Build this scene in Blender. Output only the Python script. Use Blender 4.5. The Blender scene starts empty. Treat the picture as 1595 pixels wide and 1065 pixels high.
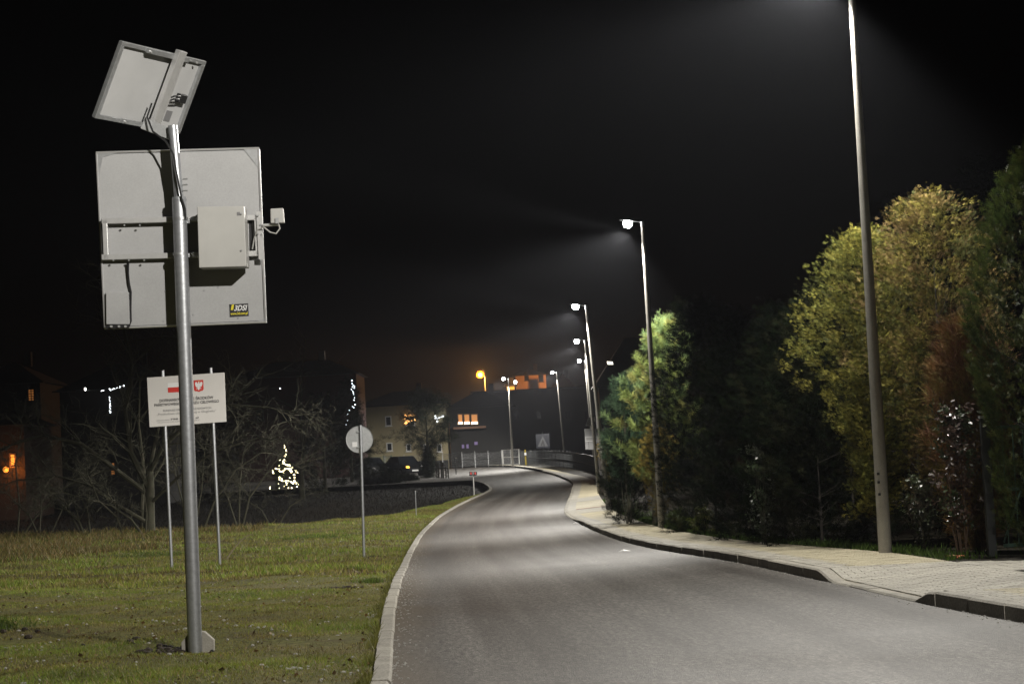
import bpy, math, random
import numpy as np
from mathutils import Vector, Matrix
sc = bpy.context.scene
random.seed(7)
RNG = np.random.default_rng(11)

# ------------------------------------------------------------------ camera
F, ROLL, EYE = 3400.0, 0.05, 1.6                 # focal length in photo pixels, roll, eye height
PITCH = math.atan(181.7 / F)
sp, cp, sr, cr = math.sin(PITCH), math.cos(PITCH), math.sin(ROLL), math.cos(ROLL)
FWD = Vector((0, cp, sp)); U0 = Vector((0, -sp, cp)); R0 = Vector((1, 0, 0))
RIGHT = cr * R0 - sr * U0; UP = sr * R0 + cr * U0
cam = bpy.data.cameras.new("camera"); camo = bpy.data.objects.new("camera", cam)
sc.collection.objects.link(camo); sc.camera = camo
cam.sensor_width = 36; cam.lens = F / 1595 * 36; cam.clip_end = 2000; cam.clip_start = 0.1
m = Matrix((RIGHT, UP, -FWD)).transposed().to_4x4(); m.translation = (0, 0, EYE); camo.matrix_world = m
cam.dof.use_dof = True; cam.dof.focus_distance = 26; cam.dof.aperture_fstop = 11.0

# ------------------------------------------------------------------ night sky, exposure
w = bpy.data.worlds.new("World"); sc.world = w; w.use_nodes = True
nt = w.node_tree; nt.nodes.clear()
sky = nt.nodes.new("ShaderNodeTexSky"); sky.sky_type = 'NISHITA'; sky.sun_disc = False
sky.sun_elevation = math.radians(-3.0); sky.sun_rotation = math.radians(250); sky.air_density = 1.0; sky.dust_density = 3.0
bg = nt.nodes.new("ShaderNodeBackground"); bg.inputs[1].default_value = 0.003
wo = nt.nodes.new("ShaderNodeOutputWorld"); nt.links.new(sky.outputs[0], bg.inputs[0]); nt.links.new(bg.outputs[0], wo.inputs[0])
sc.view_settings.view_transform = 'Standard'; sc.view_settings.look = 'None'
sc.view_settings.exposure = 0.0; sc.view_settings.gamma = 1.0; sc.view_settings.use_curve_mapping = False
DENOISE = True
LAMP_W = 3600.0          # street lamp power
HAZE_D = 0.00015
sc.render.engine = 'CYCLES'
cy = sc.cycles
cy.use_denoising = DENOISE
try: cy.denoiser = 'OPENIMAGEDENOISE'
except Exception: pass
cy.max_bounces = 4; cy.diffuse_bounces = 2; cy.glossy_bounces = 2; cy.transmission_bounces = 2
cy.volume_bounces = 0; cy.transparent_max_bounces = 4
cy.sample_clamp_indirect = 4.0; cy.caustics_reflective = False; cy.caustics_refractive = False

# ------------------------------------------------------------------ terrain profile and road edges (metres)
def herm_exact(P, y):
    n = len(P)
    if y <= P[0][0]: return P[0][1]
    if y >= P[-1][0]: return P[-1][1]
    for i in range(n - 1):
        if y <= P[i + 1][0]: break
    (x0, y0), (x1, y1) = P[i], P[i + 1]
    def sl(j):
        a, b = max(j - 1, 0), min(j + 1, n - 1)
        return (P[b][1] - P[a][1]) / (P[b][0] - P[a][0])
    h = x1 - x0; t = (y - x0) / h; m0, m1 = sl(i) * h, sl(i + 1) * h
    return y0 * (2*t**3 - 3*t*t + 1) + m0 * (t**3 - 2*t*t + t) + y1 * (3*t*t - 2*t**3) + m1 * (t**3 - t*t)
TABLES = {}
def herm(P, y):              # the same curve from a table with 5 cm steps
    t = TABLES.get(id(P))
    if t is None:
        n = int((P[-1][0]-P[0][0])/.05) + 2
        t = TABLES[id(P)] = [herm_exact(P, P[0][0] + .05*i) for i in range(n)]
    u = (y - P[0][0])*20
    if u <= 0: return t[0]
    i = int(u)
    if i >= len(t)-1: return t[-1]
    return t[i] + (t[i+1]-t[i])*(u-i)
PROFILE = [(-60,0),(0,0),(20,0),(33,-.16),(45,-.4),(56,-.5),(75,-.55),(90,-.49),(110,-.22),(140,.4),(174,.9),(200,1.05),(300,1.3),(600,1.5)]
def gz(y): return herm(PROFILE, y)
EL = [(-20,-.2),(5,-.55),(16,-1.01),(20,-1.21),(26,-1.52),(38,-2.04),(51,-2.54),(67,-2.97),(80,-3.1),(87,-3.08),(98,-2.75),(108,-2.21),(115.5,-1.67),(120,-1.51),(127,-1.81),(135,-2.5),(139,-3.0)]
ER = [(-20,6.2),(5,5.4),(18.5,4.19),(21.7,3.86),(26.3,3.64),(34,3.33),(42.2,2.92),(51.7,2.38),(63,1.99),(75,1.73),(83,1.66),(94,1.97),(111,2.64),(119,2.93),(124,2.92),(130,2.74),(144.6,2.0),(165.8,.37),(182.6,-1.46),(192,-3.4)]
EB = [(-20,7.6),(5,6.6),(15,5.75),(20,5.45),(26.4,5.3),(31.2,5.2),(36.5,4.75),(46.6,4.19),(57,3.63),(71.4,3.32),(80,3.32),(90,3.43),(103,3.68),(118.7,4.15),(128,4.0),(137,3.31),(150,2.4),(165,1.1),(182,-.7),(192,-2.6)]
def xl(y): return herm(EL, y)
def xr(y): return herm(ER, y)
def xb(y): return herm(EB, y)
def sstep(a, b, t):
    t = max(0., min(1., (t - a) / (b - a))); return t * t * (3 - 2 * t)
def kerb_h(y):               # right-hand kerb: dropped at the drive and at the far crossing
    d1 = max(0, min(1, (y - 21.2) / .55)) * max(0, min(1, (26.9 - y) / .8))
    d2 = max(0, min(1, (y - 68) / 7)) * max(0, min(1, (112 - y) / 6))
    return .135 - .11 * max(d1, d2)
def zsw(x, y):               # pavement surface
    t = max(0, min(1, (x - xr(y)) / max(.5, (xb(y) - xr(y)))))
    return gz(y) + kerb_h(y) * (1 - t) + .135 * t
def ray(px, py): return FWD + RIGHT * ((px - 797.5) / F) - UP * ((py - 532.5) / F)
def at(px, py, Y):           # point of the place seen at that spot of the photograph, Y metres away
    d = ray(px, py); t = Y / d.y; return Vector((d.x * t, Y, EYE + d.z * t))

# ------------------------------------------------------------------ materials
MATS = {}
def mat(name, col, rough=.6, metal=0., var=.12, scale=8., bump=0., bscale=60., spec=.5, attr=False, fine=0., fscale=200., col2=None, coat=0., detail=4., rnd=0.):
    if name in MATS: return MATS[name]
    mt = bpy.data.materials.new(name); mt.use_nodes = True; MATS[name] = mt
    n = mt.node_tree; b = n.nodes["Principled BSDF"]; L = n.links
    b.inputs["Roughness"].default_value = rough; b.inputs["Metallic"].default_value = metal
    b.inputs["Specular IOR Level"].default_value = spec; b.inputs["Coat Weight"].default_value = coat
    tc = n.nodes.new("ShaderNodeTexCoord")
    ns = n.nodes.new("ShaderNodeTexNoise"); ns.inputs["Scale"].default_value = scale; ns.inputs["Detail"].default_value = detail
    ns.inputs["Roughness"].default_value = .65
    L.new(tc.outputs["Object"], ns.inputs["Vector"])
    if attr:
        at_ = n.nodes.new("ShaderNodeAttribute"); at_.attribute_name = "tint"; src = at_.outputs["Color"]
    else:
        rgb = n.nodes.new("ShaderNodeMix"); rgb.data_type = 'RGBA'
        c2 = col2 or tuple(c * .55 for c in col)
        cr_ = n.nodes.new("ShaderNodeValToRGB"); cr_.color_ramp.elements[0].position = .35; cr_.color_ramp.elements[1].position = .68
        L.new(ns.outputs["Fac"], cr_.inputs[0])
        rgb.inputs[6].default_value = (*col, 1); rgb.inputs[7].default_value = (*c2, 1)
        mm = n.nodes.new("ShaderNodeMath"); mm.operation = 'MULTIPLY'; mm.inputs[1].default_value = var * 4 if col2 is None else 1.0
        mm.use_clamp = True
        L.new(cr_.outputs[0], mm.inputs[0]); L.new(mm.outputs[0], rgb.inputs[0]); src = rgb.outputs[2]
    if fine > 0:
        nf = n.nodes.new("ShaderNodeTexNoise"); nf.inputs["Scale"].default_value = fscale; nf.inputs["Detail"].default_value = 2
        L.new(tc.outputs["Object"], nf.inputs["Vector"])
        mr = n.nodes.new("ShaderNodeMapRange"); mr.inputs[1].default_value = .3; mr.inputs[2].default_value = .7
        mr.inputs[3].default_value = 1 - fine; mr.inputs[4].default_value = 1 + fine
        L.new(nf.outputs["Fac"], mr.inputs[0])
        vm = n.nodes.new("ShaderNodeVectorMath"); vm.operation = 'SCALE'
        L.new(src, vm.inputs[0]); L.new(mr.outputs[0], vm.inputs[3]); src = vm.outputs[0]
    if rnd > 0:          # every stone or block has its own tone
        oi = n.nodes.new("ShaderNodeObjectInfo"); mo = n.nodes.new("ShaderNodeMapRange"); mo.inputs[3].default_value = 1 - rnd; mo.inputs[4].default_value = 1 + rnd
        L.new(oi.outputs["Random"], mo.inputs[0]); v2 = n.nodes.new("ShaderNodeVectorMath"); v2.operation = 'SCALE'
        L.new(src, v2.inputs[0]); L.new(mo.outputs[0], v2.inputs[3]); src = v2.outputs[0]
    L.new(src, b.inputs["Base Color"])
    if bump > 0:
        nb = n.nodes.new("ShaderNodeTexNoise"); nb.inputs["Scale"].default_value = bscale; nb.inputs["Detail"].default_value = 3
        L.new(tc.outputs["Object"], nb.inputs["Vector"])
        bp = n.nodes.new("ShaderNodeBump"); bp.inputs["Strength"].default_value = bump; bp.inputs["Distance"].default_value = .01
        L.new(nb.outputs["Fac"], bp.inputs["Height"]); L.new(bp.outputs[0], b.inputs["Normal"])
    return mt
def emit(name, col, strength):
    if name in MATS: return MATS[name]
    mt = bpy.data.materials.new(name); mt.use_nodes = True; MATS[name] = mt
    b = mt.node_tree.nodes["Principled BSDF"]; b.inputs["Base Color"].default_value = (*[c * .5 for c in col], 1)
    b.inputs["Emission Color"].default_value = (*col, 1); b.inputs["Emission Strength"].default_value = strength
    mt.cycles.emission_sampling = 'FRONT' if strength > 30 else 'NONE'
    return mt

def leafmat(name, rough=.55, trans=.25, spec=.3):
    if name in MATS: return MATS[name]
    mt = bpy.data.materials.new(name); mt.use_nodes = True; MATS[name] = mt
    n = mt.node_tree; b = n.nodes["Principled BSDF"]; L = n.links
    b.inputs["Roughness"].default_value = rough; b.inputs["Specular IOR Level"].default_value = spec
    a = n.nodes.new("ShaderNodeAttribute"); a.attribute_name = "tint"
    L.new(a.outputs["Color"], b.inputs["Base Color"])
    tr = n.nodes.new("ShaderNodeBsdfTranslucent"); L.new(a.outputs["Color"], tr.inputs[0])
    mx = n.nodes.new("ShaderNodeMixShader"); mx.inputs[0].default_value = trans
    L.new(b.outputs[0], mx.inputs[1]); L.new(tr.outputs[0], mx.inputs[2])
    L.new(mx.outputs[0], n.nodes["Material Output"].inputs[0])
    return mt

def asphalt():
    mt = bpy.data.materials.new("asphalt"); mt.use_nodes = True; MATS["asphalt"] = mt
    n = mt.node_tree; b = n.nodes["Principled BSDF"]; L = n.links
    uv = n.nodes.new("ShaderNodeUVMap"); uv.uv_map = "road"
    tc = n.nodes.new("ShaderNodeTexCoord")
    mp = n.nodes.new("ShaderNodeMapping"); mp.inputs["Scale"].default_value = (1.6, .035, 1); L.new(uv.outputs[0], mp.inputs[0])
    st = n.nodes.new("ShaderNodeTexNoise"); st.inputs["Scale"].default_value = 1.0; st.inputs["Detail"].default_value = 5; L.new(mp.outputs[0], st.inputs[0])
    pa = n.nodes.new("ShaderNodeTexNoise"); pa.inputs["Scale"].default_value = .35; pa.inputs["Detail"].default_value = 6; L.new(tc.outputs["Object"], pa.inputs[0])
    gr = n.nodes.new("ShaderNodeTexVoronoi"); gr.inputs["Scale"].default_value = 75; L.new(tc.outputs["Object"], gr.inputs[0])
    base = n.nodes.new("ShaderNodeValToRGB"); base.color_ramp.elements[0].color = (.037, .034, .031, 1); base.color_ramp.elements[1].color = (.075, .071, .066, 1)
    base.color_ramp.elements[0].position = .38; base.color_ramp.elements[1].position = .62
    L.new(st.outputs["Fac"], base.inputs[0])
    m1 = n.nodes.new("ShaderNodeMix"); m1.data_type = 'RGBA'; m1.blend_type = 'MULTIPLY'; m1.inputs[0].default_value = 1
    r2 = n.nodes.new("ShaderNodeMapRange"); r2.inputs[1].default_value = .3; r2.inputs[2].default_value = .7; r2.inputs[3].default_value = .78; r2.inputs[4].default_value = 1.2
    L.new(pa.outputs["Fac"], r2.inputs[0]); L.new(base.outputs[0], m1.inputs[6]); L.new(r2.outputs[0], m1.inputs[7])
    m2 = n.nodes.new("ShaderNodeMix"); m2.data_type = 'RGBA'; m2.blend_type = 'MULTIPLY'; m2.inputs[0].default_value = 1
    r3 = n.nodes.new("ShaderNodeValToRGB"); r3.color_ramp.elements[0].color = (.6, .6, .6, 1); r3.color_ramp.elements[1].color = (1.45, 1.43, 1.4, 1)
    L.new(gr.outputs["Color"], r3.inputs[0]); L.new(m1.outputs[2], m2.inputs[6]); L.new(r3.outputs[0], m2.inputs[7])
    for sc_, lo_, hi_ in ((46., .42, 1.75), (14., .70, 1.36)):
        ng = n.nodes.new("ShaderNodeTexNoise"); ng.inputs["Scale"].default_value = sc_; ng.inputs["Detail"].default_value = 3; L.new(tc.outputs["Object"], ng.inputs[0])
        rg_ = n.nodes.new("ShaderNodeMapRange"); rg_.inputs[1].default_value = .32; rg_.inputs[2].default_value = .68; rg_.inputs[3].default_value = lo_; rg_.inputs[4].default_value = hi_
        L.new(ng.outputs["Fac"], rg_.inputs[0]); mg = n.nodes.new("ShaderNodeMix"); mg.data_type = 'RGBA'; mg.blend_type = 'MULTIPLY'; mg.inputs[0].default_value = 1
        L.new(m2.outputs[2], mg.inputs[6]); L.new(rg_.outputs[0], mg.inputs[7]); m2 = mg
    mp2 = n.nodes.new("ShaderNodeMapping"); mp2.inputs["Scale"].default_value = (26, 3.2, 1); L.new(uv.outputs[0], mp2.inputs[0])
    n5 = n.nodes.new("ShaderNodeTexNoise"); n5.inputs["Scale"].default_value = 1.0; n5.inputs["Detail"].default_value = 4; L.new(mp2.outputs[0], n5.inputs[0])
    r5 = n.nodes.new("ShaderNodeMapRange"); r5.inputs[1].default_value = .3; r5.inputs[2].default_value = .7; r5.inputs[3].default_value = .66; r5.inputs[4].default_value = 1.4; L.new(n5.outputs["Fac"], r5.inputs[0])
    m5 = n.nodes.new("ShaderNodeMix"); m5.data_type = 'RGBA'; m5.blend_type = 'MULTIPLY'; m5.inputs[0].default_value = 1; L.new(m2.outputs[2], m5.inputs[6]); L.new(r5.outputs[0], m5.inputs[7]); m2 = m5
    # brown silt washed along the left edge
    sx = n.nodes.new("ShaderNodeSeparateXYZ"); L.new(uv.outputs[0], sx.inputs[0])
    ad = n.nodes.new("ShaderNodeMath"); ad.operation = 'MULTIPLY_ADD'; ad.inputs[1].default_value = .5; L.new(pa.outputs["Fac"], ad.inputs[0]); L.new(sx.outputs[0], ad.inputs[2])
    r4 = n.nodes.new("ShaderNodeMapRange"); r4.inputs[1].default_value = .28; r4.inputs[2].default_value = .72; r4.inputs[3].default_value = .75; r4.inputs[4].default_value = 0.
    L.new(ad.outputs[0], r4.inputs[0])
    m3 = n.nodes.new("ShaderNodeMix"); m3.data_type = 'RGBA'; m3.inputs[7].default_value = (.085, .066, .043, 1)
    L.new(r4.outputs[0], m3.inputs[0]); L.new(m2.outputs[2], m3.inputs[6]); L.new(m3.outputs[2], b.inputs["Base Color"])
    rr = n.nodes.new("ShaderNodeMapRange"); rr.inputs[3].default_value = .62; rr.inputs[4].default_value = .8; L.new(pa.outputs["Fac"], rr.inputs[0]); L.new(rr.outputs[0], b.inputs["Roughness"])
    b.inputs["Specular IOR Level"].default_value = .25
    bp = n.nodes.new("ShaderNodeBump"); bp.inputs["Strength"].default_value = .5; bp.inputs["Distance"].default_value = .006
    L.new(gr.outputs["Distance"], bp.inputs["Height"]); L.new(bp.outputs[0], b.inputs["Normal"])
    return mt

def soilgrass(name, c1, c2, c3, bump=.6):
    mt = bpy.data.materials.new(name); mt.use_nodes = True; MATS[name] = mt
    n = mt.node_tree; b = n.nodes["Principled BSDF"]; L = n.links
    tc = n.nodes.new("ShaderNodeTexCoord")
    a = n.nodes.new("ShaderNodeTexNoise"); a.inputs["Scale"].default_value = .7; a.inputs["Detail"].default_value = 8; a.inputs["Roughness"].default_value = .7
    f = n.nodes.new("ShaderNodeTexNoise"); f.inputs["Scale"].default_value = 18; f.inputs["Detail"].default_value = 5
    L.new(tc.outputs["Object"], a.inputs[0]); L.new(tc.outputs["Object"], f.inputs[0])
    r = n.nodes.new("ShaderNodeValToRGB"); e = r.color_ramp.elements; e[0].position = .36; e[0].color = (*c1, 1); e[1].position = .64; e[1].color = (*c3, 1)
    k = e.new(.5); k.color = (*c2, 1); L.new(a.outputs["Fac"], r.inputs[0])
    mr = n.nodes.new("ShaderNodeMapRange"); mr.inputs[1].default_value = .3; mr.inputs[2].default_value = .7; mr.inputs[3].default_value = .55; mr.inputs[4].default_value = 1.4
    L.new(f.outputs["Fac"], mr.inputs[0])
    vm = n.nodes.new("ShaderNodeVectorMath"); vm.operation = 'SCALE'; L.new(r.outputs[0], vm.inputs[0]); L.new(mr.outputs[0], vm.inputs[3]); L.new(vm.outputs[0], b.inputs["Base Color"])
    b.inputs["Roughness"].default_value = .9; b.inputs["Specular IOR Level"].default_value = .15
    bp = n.nodes.new("ShaderNodeBump"); bp.inputs["Strength"].default_value = bump; bp.inputs["Distance"].default_value = .03
    L.new(f.outputs["Fac"], bp.inputs["Height"]); L.new(bp.outputs[0], b.inputs["Normal"])
    return mt

# ------------------------------------------------------------------ mesh helpers
col = sc.collection
def tag(o, label=None, cat=None, group=None, kind=None):
    if label: o["label"] = label
    if cat: o["category"] = cat
    if group: o["group"] = group
    if kind: o["kind"] = kind
    return o
def empty(name, loc, label=None, cat=None, group=None):
    o = bpy.data.objects.new(name, None); col.objects.link(o); o.location = loc; o.empty_display_size = .2
    return tag(o, label, cat, group)
def root_loc(p):
    v = Vector((0, 0, 0))
    while p is not None: v = v + Vector(p.location); p = p.parent
    return v
class MB:
    """collects shapes given in world metres; build() links them as one mesh"""
    def __init__(s): s.v = []; s.f = []
    def add(s, vs, fs):
        b = len(s.v); s.v += [tuple(v) for v in vs]; s.f += [tuple(i + b for i in f) for f in fs]; return s
    def box(s, c, d, ax=None):
        X, Y, Z = ax or (Vector((1,0,0)), Vector((0,1,0)), Vector((0,0,1)))
        c = Vector(c); vs = [c + X*(i*d[0]/2) + Y*(j*d[1]/2) + Z*(k*d[2]/2) for k in (-1,1) for j in (-1,1) for i in (-1,1)]
        return s.add(vs, [(0,2,3,1),(4,5,7,6),(0,1,5,4),(2,6,7,3),(0,4,6,2),(1,3,7,5)])
    def hexa(s, bot, top): return s.add(list(bot) + list(top), [(3,2,1,0),(4,5,6,7),(0,1,5,4),(1,2,6,5),(2,3,7,6),(3,0,4,7)])
    def cyl(s, a, b, r0, r1=None, n=12, cap=True):
        a, b = Vector(a), Vector(b); r1 = r0 if r1 is None else r1; z = (b - a).normalized()
        x = z.orthogonal().normalized(); y = z.cross(x)
        vs = [a + (x*math.cos(t)+y*math.sin(t))*r0 for t in [2*math.pi*i/n for i in range(n)]] + [b + (x*math.cos(t)+y*math.sin(t))*r1 for t in [2*math.pi*i/n for i in range(n)]]
        fs = [(i, (i+1) % n, n+(i+1) % n, n+i) for i in range(n)]
        if cap: fs += [tuple(range(n-1, -1, -1)), tuple(range(n, 2*n))]
        return s.add(vs, fs)
    def tube(s, pts, r, n=6):
        pts = [Vector(p) for p in pts]; rs = r if isinstance(r, (list, tuple)) else [r]*len(pts); vs = []
        x = None
        for i, p in enumerate(pts):
            d = (pts[min(i+1, len(pts)-1)] - pts[max(i-1, 0)]).normalized()
            x = d.orthogonal().normalized() if x is None else (x - d*x.dot(d)).normalized()
            y = d.cross(x)
            vs += [p + (x*math.cos(2*math.pi*k/n) + y*math.sin(2*math.pi*k/n))*rs[i] for k in range(n)]
        fs = [(i*n+k, i*n+(k+1) % n, (i+1)*n+(k+1) % n, (i+1)*n+k) for i in range(len(pts)-1) for k in range(n)]
        fs += [tuple(range(n-1, -1, -1)), tuple(range((len(pts)-1)*n, len(pts)*n))]
        return s.add(vs, fs)
    def prism(s, poly, off):     # planar outline and the same outline moved by off
        n = len(poly); off = Vector(off); p = [Vector(q) for q in poly]
        return s.add(p + [q + off for q in p], [tuple(range(n-1, -1, -1)), tuple(range(n, 2*n))] + [(i, (i+1) % n, n+(i+1) % n, n+i) for i in range(n)])
    def sphere(s, c, r, nu=8, nv=6, sq=(1,1,1), zmin=-1):
        c = Vector(c); vs = []; fs = []
        for j in range(nv+1):
            ph = math.pi*j/nv
            for i in range(nu):
                th = 2*math.pi*i/nu
                vs.append(c + Vector((math.sin(ph)*math.cos(th)*r*sq[0], math.sin(ph)*math.sin(th)*r*sq[1], max(zmin, math.cos(ph))*r*sq[2])))
        for j in range(nv):
            for i in range(nu): fs.append((j*nu+i, (j+1)*nu+i, (j+1)*nu+(i+1) % nu, j*nu+(i+1) % nu))
        return s.add(vs, fs)
    def build(s, name, mt, parent=None, smooth=False, bevel=0, **k):
        o0 = root_loc(parent)
        me = bpy.data.meshes.new(name); me.from_pydata([(x-o0.x, y-o0.y, z-o0.z) for x, y, z in s.v], [], s.f); me.update()
        if smooth: me.polygons.foreach_set("use_smooth", [True]*len(me.polygons))
        me.materials.append(mt if not isinstance(mt, str) else MATS[mt])
        o = bpy.data.objects.new(name, me); col.objects.link(o); o.parent = parent
        if smooth:
            me.set_sharp_from_angle(angle=math.radians(40))
        if bevel:
            bv = o.modifiers.new("bevel", 'BEVEL'); bv.width = bevel; bv.segments = 2; bv.limit_method = 'ANGLE'
        return tag(o, **k)
def npmesh(name, V, T, mt, parent=None, tint=None, uv=None, **k):
    """big triangle mesh from numpy arrays in world metres"""
    o0 = root_loc(parent); V = np.asarray(V, np.float32) - np.array(o0, np.float32); T = np.asarray(T, np.int32)
    me = bpy.data.meshes.new(name); nf, fs = T.shape
    me.vertices.add(len(V)); me.vertices.foreach_set("co", V.ravel())
    me.loops.add(nf*fs); me.loops.foreach_set("vertex_index", T.ravel())
    me.polygons.add(nf); me.polygons.foreach_set("loop_start", np.arange(0, nf*fs, fs, dtype=np.int32)); me.polygons.foreach_set("loop_total", np.full(nf, fs, np.int32))
    me.update(calc_edges=True)
    if tint is not None:
        a = me.color_attributes.new("tint", 'FLOAT_COLOR', 'POINT')
        c = np.ones((len(V), 4), np.float32); c[:, :3] = tint; a.data.foreach_set("color", c.ravel())
    if uv is not None:
        u = me.uv_layers.new(name="road"); u.data.foreach_set("uv", np.asarray(uv, np.float32)[T.ravel()].ravel())
    me.validate()
    me.materials.append(mt if not isinstance(mt, str) else MATS[mt])
    o = bpy.data.objects.new(name, me); col.objects.link(o); o.parent = parent
    return tag(o, **k)
def grid(fx0, fx1, ys, nx, fz, uvfun=None):
    V = []; UV = []; T = []
    for j, y in enumerate(ys):
        a, b = fx0(y), fx1(y)
        for i in range(nx+1):
            x = a + (b-a)*i/nx; V.append((x, y, fz(x, y))); UV.append((x-a, y))
    for j in range(len(ys)-1):
        for i in range(nx):
            p = j*(nx+1)+i; T.append((p, p+1, p+nx+2, p+nx+1))
    return np.array(V), np.array(T), np.array(UV)
FONT_CACHE = {}
def text(name, s, mt, parent, org, X, Z, width, height=None, shear=0., bold=.0):
    """lettering as thin mesh lying in the plane X,Z; centred on org, scaled to width (metres)"""
    cu = bpy.data.curves.new(name, 'FONT'); cu.body = s; cu.align_x = 'CENTER'; cu.align_y = 'CENTER'; cu.shear = shear; cu.offset = bold; cu.resolution_u = 3
    t = bpy.data.objects.new(name, cu); col.objects.link(t)
    dg = bpy.context.evaluated_depsgraph_get(); me = bpy.data.meshes.new_from_object(t.evaluated_get(dg)); bpy.data.objects.remove(t)
    xs = [v.co.x for v in me.vertices]; ys = [v.co.y for v in me.vertices]
    cx, cyy = (min(xs)+max(xs))/2, (min(ys)+max(ys))/2; k = width/(max(xs)-min(xs)); kz = k if height is None else height/(max(ys)-min(ys))
    o0 = root_loc(parent)
    for v in me.vertices: v.co = Vector(org) + X*((v.co.x-cx)*k) + Z*((v.co.y-cyy)*kz) - o0
    me.materials.clear(); me.materials.append(mt); me.name = name
    o = bpy.data.objects.new(name, me); col.objects.link(o); o.parent = parent
    return o

# shared materials
asphalt()
soilgrass("verge_soil", (.085,.070,.028), (.095,.095,.026), (.13,.11,.042))
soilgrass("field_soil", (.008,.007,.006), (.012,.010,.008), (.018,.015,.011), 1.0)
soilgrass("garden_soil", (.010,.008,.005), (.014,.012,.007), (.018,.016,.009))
mat("concrete", (.36,.34,.30), .85, var=.14, scale=5, bump=.4, bscale=90, fine=.18, fscale=160)
mat("kerb_concrete", (.33,.31,.265), .85, var=.18, scale=2.2, bump=.4, bscale=80, fine=.3, fscale=45, rnd=.10)
mat("pole_concrete", (.34,.325,.29), .8, var=.12, scale=3.5, bump=.3, bscale=70, fine=.14, fscale=120)
mat("paver_yellow", (.43,.388,.275), .85, var=.13, scale=1.2, bump=.3, fine=.22, fscale=40, rnd=.06)
mat("paver_grey", (.39,.37,.32), .85, var=.14, scale=1.2, bump=.3, fine=.22, fscale=40, rnd=.06)
mat("paver_red", (.22,.13,.10), .85, var=.12, scale=2, bump=.3, fine=.14)
mat("galvanised", (.46,.475,.50), .40, .7, var=.12, scale=26, bump=.08, bscale=40)
mat("zinc_sheet", (.46,.47,.48), .45, .75, var=.1, scale=18)
mat("aluminium", (.62,.62,.62), .4, .6, var=.06, scale=12)
mat("panel_grey", (.345,.347,.352), .6, 0, var=.07, scale=1.7, detail=8, fine=.05, fscale=60)
mat("cabinet_grey", (.40,.396,.38), .5, 0, var=.05, scale=3)
mat("white_sheet", (.40,.402,.405), .55, 0, var=.05, scale=3)
mat("black_plastic", (.012,.012,.013), .45, 0, var=.05)
mat("dark_metal", (.03,.033,.033), .5, .3, var=.1)
mat("green_paint", (.03,.075,.05), .45, 0, var=.1)
mat("sign_white", (.62,.60,.58), .5, 0, var=.03, scale=2)
mat("print_white", (.72,.72,.72), .5, 0, var=.02)
mat("print_red", (.55,.035,.025), .5, 0, var=.03)
mat("print_black", (.02,.02,.022), .5, 0, var=.02)
mat("print_grey", (.16,.16,.165), .5, 0, var=.02)
mat("print_yellow", (.65,.55,.03), .5, 0, var=.02)
mat("print_gold", (.6,.42,.10), .5, 0, var=.02)
mat("print_blue", (.002,.004,.012), .5, 0, var=.02)
mat("bark", (.045,.038,.024), .9, 0, var=.2, scale=9, bump=.8, bscale=30, col2=(.028,.032,.014))
mat("bark_dark", (.022,.018,.013), .9, 0, var=.2, scale=9, bump=.8, bscale=30)
mat("bark_red", (.11,.07,.045), .9, 0, var=.2, scale=9, bump=.8, bscale=30)
mat("wood_grey", (.10,.09,.075), .85, 0, var=.2, scale=6, bump=.4)
mat("render_cream", (.28,.24,.14), .9, 0, var=.06, scale=.8, fine=.06, fscale=30)
mat("render_red", (.035,.012,.010), .9, 0, var=.1, scale=.8)
mat("render_dark", (.02,.019,.018), .9, 0, var=.1, scale=.8)
mat("render_brick", (.30,.17,.11), .9, 0, var=.12, scale=1.5)
mat("roof_tile", (.02,.013,.011), .8, 0, var=.2, scale=3)
mat("window_frame", (.55,.55,.53), .5, 0, var=.04)
mat("glass_dark", (.012,.014,.018), .12, 0, var=.02)
mat("car_black", (.012,.013,.016), .25, .2, var=.03, coat=.6)
mat("car_grey", (.05,.052,.056), .25, .4, var=.03, coat=.6)
mat("tyre", (.014,.014,.014), .85, 0, var=.05)
mat("stone_pale", (.42,.41,.38), .85, 0, var=.15, scale=20)
LEAF = leafmat("foliage", .6, .22, .12); GLOSS = leafmat("glossy_foliage", .32, .1, .5); BLADE = leafmat("grass_blade", .6, .3, .25)
HEDGE = leafmat("hedge_foliage", .85, .15, .02)
STEM = leafmat("bare_stems", .85, .0, .2)
emit("led_lens", (1., .98, .95), 110); emit("sodium_lens", (1.0, .21, .008), 3.4)

def ramp_pts(a, b, step):
    n = max(1, int(math.ceil((b-a)/step))); return [a+(b-a)*i/n for i in range(n+1)]

# ================================================================== THE SETTING
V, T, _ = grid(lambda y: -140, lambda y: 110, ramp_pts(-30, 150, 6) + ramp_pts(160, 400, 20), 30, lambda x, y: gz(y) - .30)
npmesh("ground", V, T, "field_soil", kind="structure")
ysr = ramp_pts(-20, 139, 1.0)
V, T, UV = grid(lambda y: xl(y) - .02, lambda y: xr(y) + .02, ysr, 14, lambda x, y: gz(y))
V2, T2, UV2 = grid(lambda y: -70, lambda y: xr(y) + .02, ramp_pts(139, 192, 2.0), 30, lambda x, y: gz(y))
UV2[:, 0] += 5
npmesh("road", np.vstack([V, V2]), np.vstack([T, T2+len(V)]), "asphalt", uv=np.vstack([UV, UV2]), kind="structure")

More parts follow.
